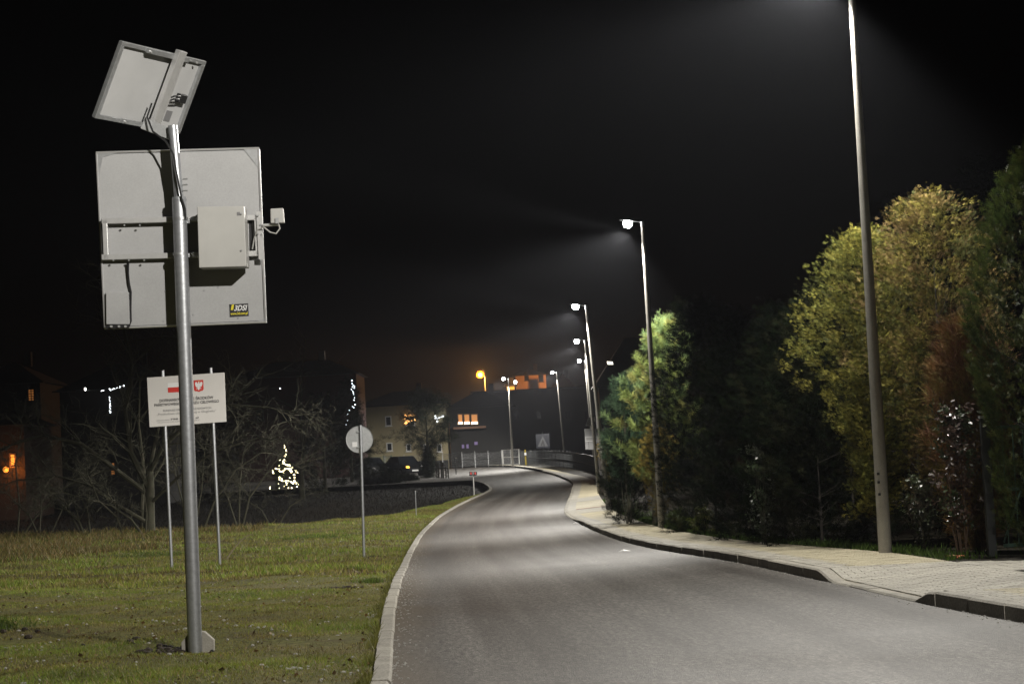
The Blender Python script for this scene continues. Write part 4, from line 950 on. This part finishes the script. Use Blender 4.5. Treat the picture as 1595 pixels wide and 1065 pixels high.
for (px, Y, lab, sd, li_) in ((183, 78, "bent bare stems rising low left of the gnarled tree", 8, [(2, [(.2,0,0),(.0,0,.7),(-.6,-.1,1.3),(-1.0,0,2.3)], .05, 1.1), (2, [(.9,0,0),(.5,0,.6),(-.2,.1,1.1),(-1.4,0,1.5)], .055, 1.3), (2, [(1.0,0,0),(1.05,.1,.8),(1.0,0,1.7)], .04, 1.0)]),
        (128, 79, "leafless thicket left of the bent bare stems", 9, [(3, [(.1,0,0),(-.1,0,.6),(-.5,0,1.0),(-1.2,0,1.2)], .05, 1.3), (3, [(.3,0,0),(.2,.1,1.0),(.4,.1,2.2)], .045, 1.5), (3, [(0,0,0),(-.6,.2,1.3),(-1.8,.2,2.2)], .045, 1.5)]),
        (60, 82, "sprawling leafless bush at the left edge of the picture", 12, [(3, [(.1,0,0),(-.3,0,1.0),(-1.0,0,1.8)], .04, 1.5), (3, [(.3,0,0),(.9,.1,1.2),(1.8,.1,2.0)], .04, 1.5), (3, [(0,0,0),(.1,.2,1.5),(.0,.2,2.9)], .04, 1.5)]),
        (300, 86, "leafless thicket just right of the gnarled tree", 31, [(4, [(.1,0,0),(-.3,0,1.2),(-.6,0,2.6),(-.4,0,4.0)], .05, 1.8), (4, [(.3,0,0),(.9,.1,1.4),(1.8,.1,2.6),(2.8,.1,3.2)], .05, 1.8), (3, [(0,0,0),(.4,.1,1.8),(.6,.1,3.4)], .045, 1.6)]),
        (372, 90, "arching leafless bush right of the funding notice", 33, [(4, [(.1,0,0),(.5,0,1.4),(1.3,0,2.4),(2.4,0,2.6)], .05, 1.7), (4, [(0,0,0),(-.4,.1,1.4),(-.9,.1,2.8)], .045, 1.7), (3, [(0,0,0),(.1,.1,1.8),(.3,.1,3.2)], .045, 1.6)]),
        (20, 84, "tall leafless bush before the orange wall", 35, [(4, [(.1,0,0),(.3,0,1.6),(.2,0,3.2),(.5,0,4.6)], .05, 1.8), (4, [(0,0,0),(.9,.1,1.2),(2.0,.1,2.2),(3.0,0,2.7)], .05, 1.8)]),
        (420, 92, "low dim leafless bush between the two road signs", 14, [(3, [(.1,0,0),(-.3,0,.8),(-1.0,0,1.3)], .035, 1.2), (3, [(.3,0,0),(.9,.1,.9),(1.6,.1,1.3)], .035, 1.2)])):
    b_ = at(px, 830, Y); b_.z = (zverge(b_.x, Y) if Y < 84 else gz(Y)-.3) - .05
    bare_tree("bare_shrub", b_, lab, li_, sd, [5,6,5], cat="shrub")
bare_tree("bare_tree", at(470, 760, 128) - Vector((0,0,.9)), "dim leafless tree behind the lit fir and the round sign", [(4, [(0,0,1.5),(.2,0,3.0),(.1,0,5.2),(.3,0,7.5)], .14, 2.6), (4, [(0,0,1.8),(1.0,0,3.2),(2.0,0,4.6)], .10, 2.4), (4, [(0,0,1.8),(-1.2,0,3.0),(-2.6,0,4.2)], .10, 2.4)], 21, [5,4,2], trunk=([(0,0,-.2),(0,0,1.8)], [.2,.16]), depth=2)
# fallen pale branch near the notice post
fb = at(352, 861, 52); fb.z = zverge(fb.x, 52)
MB().tube([fb, fb+Vector((.2,.1,.28)), fb+Vector((.45,.1,.5)), fb+Vector((.62,.1,.58))], [.022,.02,.014,.006], 6).build("fallen_branch", mat("dry_wood", (.26,.22,.14), .85, var=.12), smooth=True, label="dry pale branch leaning in the grass beside the right notice post", cat="branch")
# conifers far behind
SPR = [(.012,.018,.010),(.016,.020,.012)]
def fgb(px, Y): a = at(px, 720, Y); return (a.x, Y, gz(Y)-.3)
sprp = prof(1.9, [(0,1),(.25,.85),(.5,.6),(.75,.34),(1,.03)])
tree("spruce", fgb(547, 150), 7.2, sprp, "dark spruce with a cold white light chain, left of the round sign", SPR, [1,1], PNL, 240, 12, .22, (.3,.55), .05, trunk=.14, updir=.1)
tree("pine", fgb(667, 152), 6.2, prof(2.4, [(0,.02),(.36,.05),(.42,.9),(.6,1),(.8,.75),(1,.15)]), "dark pine on a bare trunk in front of the cream house", SPR, [1,1], PNL, 200, 14, .3, (.35,.6), .0, trunk=.16, updir=.3, shell=(.2,1.0))
for (px, Y, h, R, lab) in ((505,135,6.0,2.0,"dark bushy tree right of the lit fir"), (592,142,.75,1.0,"low dark hedge bush in front of the parked cars"), (330,140,7.5,2.6,"dark bushy tree behind the funding notice")):
    tree("bushy_tree", fgb(px, Y), h, prof(R, [(0,.6),(.3,1),(.6,.95),(.85,.6),(1,.1)]), lab, SPR, [1,1], THL, 200, 12, .3, (.3,.55), .04, trunk=.14, group="dark trees before the houses")
for (px, Y, h, R, lab) in ((622,146,.55,1.2,"clipped dark hedge left of the pine trunk"),):
    tree("hedge_bush", fgb(px, Y), h, prof(R, [(0,.9),(.5,1),(1,.5)]), lab, SPR, [1,1], THL, 160, 12, .2, (.2,.4), .04, trunk=.05, cat="hedge")
# lit fir with its light chain
XT = Vector(fgb(442, 140)); r = tree("christmas_fir", XT, 2.75, prof(.95, [(0,1),(.3,.75),(.6,.42),(.85,.16),(1,.03)]), "small fir wound with warm white fairy lights", [(.02,.035,.012),(.03,.04,.014)], [1,1], PNL, 130, 12, .10, (.14,.26), .05, trunk=.05)
mb = MB()
def bulbs(mb, pts, n, s, rr):
    for i in range(n):
        t = i/(n-1)*(len(pts)-1); k = min(int(t), len(pts)-2); p = Vector(pts[k]).lerp(Vector(pts[k+1]), t-k)
        mb.sphere(p + Vector((random.gauss(0, s), random.gauss(0, s), random.gauss(0, s))), rr*random.uniform(.7, 1.3), 6, 4)
bulbs(mb, [at(*p, 139) for p in ((443,692),(445,700),(447,708),(444,714),(442,718),(444,724),(452,722),(449,729),(455,735),(459,729),(462,735)) ], 30, .03, .030)
bulbs(mb, [at(*p, 138.9) for p in ((424,737),(428,729),(434,731),(440,735),(446,728),(452,731),(456,728),(462,728),(463,735),(458,740),(461,748),(456,752),(450,749),(444,750),(437,746),(434,743))], 46, .035, .029)
for i in range(40):
    t = random.random()**1.6; a = random.uniform(0, 6.28); R_ = .95*(1-t)**1.15+.03
    mb.sphere(XT + Vector((math.cos(a)*R_, math.sin(a)*R_, .35+t*2.5)), random.uniform(.016, .03), 6, 4)
mb.build("fairy_lights", emit("fairy_warm", (1., .86, .50), 16), r, kind="stuff")
mb = MB(); bulbs(mb, [at(*p, 147.8) for p in ((549,594),(550.5,600),(551,606),(551,612),(552,622),(551,632),(545,640),(540,662))], 20, .06, .030)
sp_o = [o for o in bpy.data.objects if o.name.startswith("spruce")][0]
mb.build("fairy_lights", emit("fairy_cold", (.8,.9,1.), 6), sp_o, kind="stuff")

# ================================================================== FENCES, GATE
def mesh_fence(name, pts, h, label, post_m, wire_m, step, dz=0., bar=.12, group=None):
    base = Vector(pts[0]); r = empty(name, base, label, "fence", group)
    wires = MB(); P = []
    for a, b in zip(pts[:-1], pts[1:]):
        a, b = Vector(a), Vector(b); n = max(1, round((b-a).length/step)); P += [a.lerp(b, i/n) for i in range(n)]
    P.append(Vector(pts[-1]))
    for p in P: MB().box(p + Vector((0,0,h/2)), (.06, .06, h+.1)).build("post", post_m, r)
    for a, b in zip(P[:-1], P[1:]):
        d = b-a; L = d.length; u = d.normalized(); sd = Vector((-u.y, u.x, 0)).normalized()
        for z in (.08, h*.5, h-.06): MB().box((a+b)/2 + Vector((0,0,z)), (L-.06, .03, .03), (u, sd, Vector((0,0,1)))).build("rail", post_m, r)
        n = int(L/bar)
        for i in range(1, n): q_ = a + u*(L*i/n); wires.box(q_ + Vector((0,0,h/2)), (.012, .012, h-.16), (u, sd, Vector((0,0,1))))
        for k in range(1, 8): wires.box((a+b)/2 + Vector((0,0,h*k/8)), (L, .008, .008), (u, sd, Vector((0,0,1))))
    wires.build("wire_mesh", wire_m, r, kind="stuff"); return r
def fp(px, Y, dz=.05): a = at(px, 720, Y); return (a.x, Y, gz(Y)+dz)
mesh_fence("mesh_fence", [fp(600,199),fp(660,197),fp(720,194),fp(782,188)], 1.30, "pale wire mesh fence running left from the white gate", "zinc_sheet", "zinc_sheet", 2.0)
mesh_fence("mesh_fence", [fp(812,181),fp(850,170),fp(884,155),fp(908,143),fp(930,130)], 1.25, "dark wire mesh fence along the far pavement bend", mat("dull_wire", (.10,.105,.11), .6, .3), "dull_wire", 2.4)
G0, G1 = Vector(fp(783.5,186)), Vector(fp(809,184)); r = empty("mesh_gate", G0, "white framed wire gate beside the lone lamp post", "gate")
d = (G1-G0).normalized(); sd = Vector((-d.y, d.x, 0))
for t in (0, .5, 1): MB().box(G0.lerp(G1, t) + Vector((0,0,.66)), (.10 if t != .5 else .05, .08, 1.42)).build("post", "window_frame", r)
for z in (.12, .72, 1.34): MB().box((G0+G1)/2 + Vector((0,0,z)), ((G1-G0).length-.1, .045, .05), (d, sd, Vector((0,0,1)))).build("rail", "window_frame", r)
mb = MB()
for i in range(1, 14): mb.box(G0.lerp(G1, i/14) + Vector((0,0,.72)), (.014,.014,1.15))
mb.build("wire_mesh", "zinc_sheet", r, kind="stuff")
mesh_fence("mesh_fence", [fp(572,190),fp(598,190),fp(610,189)], 1.35, "green wire mesh fence in front of the cream house", "green_paint", "green_paint", 1.1)
# tumbledown timber fence by the pine
W0 = fp(680,150,-.05); r = empty("timber_fence", W0, "leaning grey timber fence right of the pine trunk", "fence")
for i, (px, t0, ln) in enumerate(((679,719,-.02),(682,721,.0),(686.5,717,.03),(689,720,-.05),(693.5,727,.06),(697,730,.0))):
    a = Vector(fp(px+1, 149-.4*i, -.1)); b = at(px, t0, 149-.4*i); MB().box((a+b)/2, (.09, .06, (b-a).length)).build("post", "wood_grey", r)
for yy0, yy1 in ((726,734),(734,741),(741,747)):
    a, b = at(678, yy0, 148.9), at(697, yy1, 146.6); dd = (b-a); MB().box((a+b)/2, (dd.length, .03, .10), (dd.normalized(), Vector((0,1,0)), dd.normalized().cross(Vector((0,1,0))))).build("board", "wood_grey", r)
# garden gate at the drive
ga = at(1546, 868, 28.2); r = empty("garden_gate", (ga.x, 28.2, gz(28.2)+.1), "dark green metal gate with rail at the right edge, beside the drive", "gate")
gp = Vector((ga.x, 28.2, gz(28.2)))
MB().box(gp + Vector((0,0,.98)), (.11, .11, 1.86)).build("gate_post", "dark_metal", r, bevel=.006)
MB().box(gp + Vector((0,0,1.92)), (.13, .13, .03)).build("post_cap", "zinc_sheet", r)
for z, m_ in ((1.78,"green_paint"),(.98,"green_paint"),(.26,"green_paint")):
    MB().box(gp + Vector((1.30,0,z)), (2.3, .045, .045)).build("rail", m_, r)
for i in range(17): MB().box(gp + Vector((.22+i*.135,0,1.02)), (.014, .014, 1.5)).build("bar", "green_paint", r)
MB().tube([gp+Vector((.16,.01,.3)), gp+Vector((.75,.01,1.75))], .014, 6).build("brace", "green_paint", r)

# ================================================================== HOUSES
def house(name, pxa, pxb, Y, eave, ridge, depth, label, wall_m, roof_m="roof_tile", gable=False, hip=1.2, zb=None, yaw=0):
    a, b = at(pxa, 700, Y), at(pxb, 700, Y); x0, x1 = a.x, b.x; z0 = gz(Y) - .3 if zb is None else zb
    r = empty(name, ((x0+x1)/2, Y, z0), label, "house")
    MB().box(((x0+x1)/2, Y+depth/2, (z0+eave)/2), (x1-x0, depth, eave-z0)).build("wall", wall_m, r)
    o = .35; e = eave + .004; m_ = (x0+x1)/2; ym = Y+depth/2
    if ridge > eave:
        bot = [(x0-o,Y-o,e),(x1+o,Y-o,e),(x1+o,Y+depth+o,e),(x0-o,Y+depth+o,e)]
        if gable: mb = MB().add(bot + [(m_,Y-o,ridge),(m_,Y+depth+o,ridge)], [(3,2,1,0),(0,1,4),(2,3,5),(0,4,5,3),(1,2,5,4)])
        else: mb = MB().add(bot + [(x0+hip,ym,ridge),(x1-hip,ym,ridge)], [(3,2,1,0),(0,1,5,4),(1,2,5),(2,3,4,5),(3,0,4)])
        rf = mb.build("roof", roof_m, r)
        MB().box((m_+ (x1-x0)*.18, ym, ridge+.2), (.5,.5,1.0)).build("chimney", "render_dark", rf)
        MB().tube([(x0-o,Y-o-.05,e),(x1+o,Y-o-.05,e)], .05, 6).build("gutter", "dark_metal", rf)
    return r
def window(r, Y, rect, pane_m="glass_dark", frame_m="window_frame", mull=1, sill=True, trans=0):
    (xa, ya, xb_, yb_) = rect; a, b = at(xa, ya, Y), at(xb_, yb_, Y); cx_, cz_ = (a.x+b.x)/2, (a.z+b.z)/2; w_, h_ = b.x-a.x, a.z-b.z
    p = MB().box((cx_, Y-.012, cz_), (w_, .02, h_)).build("window_pane", MATS[pane_m], r)
    mb = MB(); t = .09
    for sx_ in (-1, 1): mb.box((cx_+sx_*(w_/2), Y-.03, cz_), (t, .06, h_+t))
    for sz_ in (-1, 1): mb.box((cx_, Y-.028, cz_+sz_*(h_/2)), (w_-t, .056, t))
    for i in range(mull): mb.box((cx_-w_/2+w_*(i+1)/(mull+1), Y-.026, cz_), (.05, .052, h_-t))
    for i in range(trans): mb.box((cx_, Y-.024, cz_-h_/2+h_*(i+1)/(trans+1)), (w_-t, .048, .05))
    mb.build("window_frame", frame_m, r)
    if sill: MB().box((cx_, Y-.08, cz_-h_/2-.07), (w_+.24, .16, .05)).build("sill", frame_m, r)
    return p
emit("warm_window", (1.,.42,.13), .55); emit("warm_bright", (1.,.72,.45), 5); emit("warm_dim", (1.,.38,.10), .20); emit("violet_window", (.45,.32,.75), .06)
emit("white_lamp", (1.,.97,.9), 12); emit("star_white", (.9,.95,1.), 6); emit("amber_bulb", (1.,.5,.15), 5); emit("porch_orange", (1.,.33,.04), 1.6); emit("skylight", (1.,.93,.75), 3.0)
YH = 204
h = house("cream_house", 560, 698, YH, at(640,630,YH).z, at(640,606,YH).z, 9, "cream rendered two storey house behind the parked cars", "render_cream", hip=3.0)
for rc in ((600.5,649,609.5,662.5),(602.5,690,611,701.5),(633,692,640,702),(660,692,668,703),(681,692,688,703)): window(h, YH, rc, mull=0)
window(h, YH, (631,647,646,662), mull=1)
mb = MB()
for i in range(26): mb.sphere(at(random.uniform(630,647), 647+ (0 if i < 13 else random.uniform(2,15)) + random.gauss(0,.6), YH-.12), random.uniform(.05,.09), 6, 4)
mb.build("amber_lights", "amber_bulb", h, kind="stuff")
mb = MB()
for (px, py) in ((678,648),(680,651),(679,654),(682,652),(684,650),(687,649),(690,648),(681,656),(678,651)): mb.sphere(at(px, py, YH-.15), .085, 6, 4)
mb.build("star_lights", "star_white", h, kind="stuff")
MB().box(((at(560,700,YH).x+at(698,700,YH).x)/2, YH-.05, gz(YH)+.3), (8.2, .06, .9)).build("plinth", "render_dark", h)
YD = 205.5
h = house("dark_house", 702, 800, YD, at(740,634,YD).z, at(740,608,YD).z, 8, "dark house with a lit three pane window left of the lone lamp post", "render_dark", hip=2.5)
for (xa, xb_) in ((713,721),(722.5,732),(733.5,744.5)):
    p = window(h, YD, (xa,645,xb_,660.5), "warm_window", "render_brick", 0, False)
    a, b = at(xa+.5, 657, YD-.05), at(xb_-.5, 660, YD-.05); MB().box(((a.x+b.x)/2, YD-.05, (a.z+b.z)/2), (b.x-a.x, .03, a.z-b.z)).build("lit_blind", "warm_bright", h)
a, b = at(706,664,YD-.6), at(757,667.5,YD-.6); MB().box(((a.x+b.x)/2, YD-.6, (a.z+b.z)/2), (b.x-a.x, 1.1, .2)).build("balcony", "render_brick", h)
for rc in ((718.5,691.5,724,698.5),(725.5,691,731,698.5),(738,687,745,693)): window(h, YD, rc, "violet_window", "render_dark", 0, False)
YB = 228
h = house("long_barn", 742, 935, YB, at(840,607,YB).z, 0, 8, "long unlit flat topped building below the orange lit house", "render_dark")
MB().box(((at(742,700,YB).x+at(935,700,YB).x)/2, YB+4, at(840,607,YB).z+.08), (13.6, 8.6, .14)).build("roof_slab", "dark_metal", h)
for i, px in enumerate((770,800,835,880,910)): window(h, YB, (px,640,px+9,652), mull=1, frame_m="render_dark")
YO = 264
h = house("orange_lit_house", 808.5, 856, YO, at(830,584,YO).z, at(830,574,YO).z, 8, "far house front glowing orange under the sodium lamp", mat("render_salmon", (.48,.30,.20), .9, var=.06, scale=.8), hip=1.5)
for rc in ((817,581,823,592),(839,583,846,594)): window(h, YO, rc, mull=0, frame_m="render_dark")
h = house("gable_house", 863, 901, YO+8, at(880,606,YO+8).z, at(880,582,YO+8).z, 8, "dim orange gable beside the orange lit house", "render_brick", "render_brick", gable=True)
window(h, YO+8, (878,607,885,616), mull=0, frame_m="render_dark")
YW = 256
h = house("small_shed", 794, 806, YW, at(800,600,YW).z, at(800,596,YW).z, 4, "little lit wall left of the orange lit house", "render_cream")
MB().sphere(at(802.5,595,YW-.6), .21, 10, 8).build("wall_lamp", "white_lamp", h); MB().box(at(803,597.5,YW-.3), (.1,.5,.1)).build("lamp_bracket", "dark_metal", h)
# dark house above the right hand trees with a lit roof window
YS = 140
h = house("dark_house", 938, 1075, YS, at(1000,600,YS).z, at(1000,520,YS).z, 8, "dark house hidden behind the pine, its roof window lit", "render_dark", "roof_tile", hip=2.0)
c_ = at(949,567,YS+1.25); k_ = at(949,567,YS+1.25)
e0 = Vector((1,0,0)); ea, ri = at(1000,600,YS).z, at(1000,520,YS).z; sl = Vector((0, 4.35, ri-ea)).normalized(); nn = Vector((0,-sl.z,sl.y))
t_ = (567-520)/80; yp = YS - .35 + 4.35*(1-t_); c_ = at(949, 567, yp)
def sk(w0, d_): return [c_ + e0*(-.24+.10)*w0 + sl*.16*w0*1.2 + nn*d_, c_ + e0*(.16+.10)*w0*.8 + sl*.10*w0*1.2 + nn*d_, c_ + e0*.24*w0 - sl*.16*w0 + nn*d_, c_ - e0*.10*w0 - sl*.12*w0 + nn*d_]
MB().prism(sk(1.15,.02), nn*.05).build("roof_window_frame", "dark_metal", h); MB().prism(sk(1.0,.06), nn*.03).build("roof_window_pane", "skylight", h)
# left houses
YL = 132
h = house("dark_house", 96, 262, YL, at(180,606,YL).z, at(180,560,YL).z, 9, "dark house with icicle lights on its eave behind the bare tree", "render_dark", hip=2.5)
mb = MB(); bulbs(mb, [at(*p, YL-.5) for p in ((171,606.5),(176,605),(182,604),(188,602.5),(193,601))], 14, .03, .03); bulbs(mb, [at(*p, YL-.5) for p in ((170.5,618),(171.5,630),(172,643))], 14, .02, .024)
bulbs(mb, [at(*p, YL-.5) for p in ((158,608.5),(161,608.5))], 3, .02, .025); mb.build("icicle_lights", "star_white", h, kind="stuff")
MB().sphere(at(132.8,606,YL-.7), .075, 8, 6, (.7,.7,1.2)).build("eave_lamp", "white_lamp", h)
window(h, YL, (172,720,180,740), "warm_dim", "render_dark", 0)
h = house("dark_house", -60, 66, YL+14, at(10,598,YL+14).z, at(10,560,YL+14).z, 9, "dark house with a dim latticed window at the left edge", "render_dark", hip=2.5)
window(h, YL+14, (43.5,606,54,624), "warm_dim", "render_dark", 1, False, trans=4)
YG = 118
h = house("orange_glow_house", -40, 38, YG, at(10,662,YG).z, at(-5,640,YG).z, 7, "low house wall glowing orange at the left edge of the picture", mat("render_umber", (.05,.026,.015), .9), hip=.8)
window(h, YG, (15.5,707,24.5,725), "porch_orange", "render_brick", 0, True)
MB().sphere(at(9,731,YG-.35), .16, 8, 6).build("porch_lamp", "porch_orange", h)
li = bpy.data.lights.new("porch_light", 'POINT'); li.energy = 60; li.color = (1., .36, .07); li.shadow_soft_size = .15
lo = bpy.data.objects.new("porch_light", li); col.objects.link(lo); lo.parent = h; lo.location = at(22,731,YG-.7) - Vector(h.location)
h = house("brick_house", 372, 560, 168, at(420,588,168).z, at(420,560,168).z, 9, "dull brick red house behind the lit fir", "render_red", hip=2.5)
for rc in ((400,640,410,655),(440,640,450,655),(470,690,480,705)): window(h, 168, rc, mull=0, frame_m="render_dark")
MB().sphere(at(436.5,605,167.5), .05, 6, 5).build("eave_lamp", "star_white", h)

# ================================================================== PARKED CARS
def car(px, Y, yaw, label, paint, lamp_l, lamp_r):
    b = at(px, 740, Y); B = Vector((b.x, Y, gz(Y))); r = empty("parked_car", B, label, "car", "cars parked before the cream house")
    c, s = math.cos(yaw), math.sin(yaw)
    def W(x, y, z): return Vector((B.x + x*c - y*s, B.y + x*s + y*c, B.z + z))     # local: front at -y
    sec = [(-2.05,.62,.38,.62),(-1.95,.78,.24,.74),(-1.2,.83,.22,.88),(-.6,.84,.22,.94),(.6,.84,.22,.96),(1.5,.82,.24,.95),(1.95,.76,.3,.90),(2.02,.66,.42,.8)]
    vs = []
    for (y, hw, z0, z1) in sec: vs += [W(-hw*.92,y,z0), W(-hw,y,(z0+z1)/2), W(-hw*.93,y,z1), W(hw*.93,y,z1), W(hw,y,(z0+z1)/2), W(hw*.92,y,z0)]
    n = 6; fs = [(i*n+k, i*n+(k+1) % n, (i+1)*n+(k+1) % n, (i+1)*n+k) for i in range(len(sec)-1) for k in range(n)] + [tuple(range(n)), tuple(len(sec)*n-1-k for k in range(n))]
    body = MB().add(vs, fs).build("body", paint, r, smooth=True)
    cab = [(-1.0,.74,.92),(-.35,.60,1.42),(.9,.60,1.46),(1.75,.70,.96)]
    vs = []
    for (y, hw, z) in cab: vs += [W(-hw,y,z), W(hw,y,z)]
    lo_ = [W(-.76,-1.02,.9), W(.76,-1.02,.9), W(.74,1.8,.93), W(-.74,1.8,.93)]
    MB().hexa(lo_, [W(-.60,-.33,1.42), W(.60,-.33,1.42), W(.60,.95,1.45), W(-.60,.95,1.45)]).build("cabin", "glass_dark", r, bevel=.03)
    MB().hexa([W(-.61,-.40,1.405), W(.61,-.40,1.405), W(.61,1.02,1.435), W(-.61,1.02,1.435)], [W(-.52,-.25,1.47), W(.52,-.25,1.47), W(.52,.85,1.49), W(-.52,.85,1.49)]).build("roof", paint, r, bevel=.02)
    for sx_ in (-1, 1):
        MB().tube([W(sx_*.75,-1.03,.91), W(sx_*.61,-.36,1.43), W(sx_*.61,.98,1.46), W(sx_*.74,1.82,.95)], .03, 6).build("pillar", paint, r)
        for y in (-1.25, 1.25):
            wl = MB().cyl(W(sx_*.84,y,.31), W(sx_*.64,y,.31), .31, None, 18).build("wheel", "tyre", r, smooth=True)
            MB().cyl(W(sx_*.855,y,.31), W(sx_*.83,y,.31), .19, None, 14).build("rim", "zinc_sheet", wl)
        MB().sphere(W(sx_*.58,-1.98,.66), .14, 10, 6, (1.1,.5,.65)).build("headlight", lamp_l if sx_ < 0 else lamp_r, r, smooth=True)
        MB().box(W(sx_*.92,-.75,.98), (.16,.1,.12)).build("mirror", paint, r)
    MB().box(W(0,-2.07,.42), (.5,.02,.11), (Vector((c,s,0)), Vector((-s,c,0)), Vector((0,0,1)))).build("number_plate", "print_white", r)
    return r
mat("lamp_glass", (.35,.35,.36), .2, .2, var=.02)
car(630, 159, .45, "dark car with one amber indicator lit, left of the pine trunk", "car_black", emit("indicator", (1.,.45,.05), 5), emit("headlamp_glint", (1.,.97,.92), 2.2))  # unlit headlamp's white reflection painted as a weak glow
car(578, 161, .45, "dark car parked behind the round sign", "car_grey", "lamp_glass", "lamp_glass")

# ================================================================== HAZE
hz = bpy.data.materials.new("damp_air"); hz.use_nodes = True; n = hz.node_tree; n.nodes.clear()
ou = n.nodes.new("ShaderNodeOutputMaterial"); pv = n.nodes.new("ShaderNodeVolumePrincipled")
pv.inputs["Color"].default_value = (.84,.88,1.,1); pv.inputs["Density"].default_value = HAZE_D; pv.inputs["Anisotropy"].default_value = .5
n.links.new(pv.outputs[0], ou.inputs["Volume"])
MB().box((-15, 185, 5.75), (262, 442, 17.5)).build("haze", hz, kind="stuff", label="damp night air glowing round the street lamps", cat="haze")
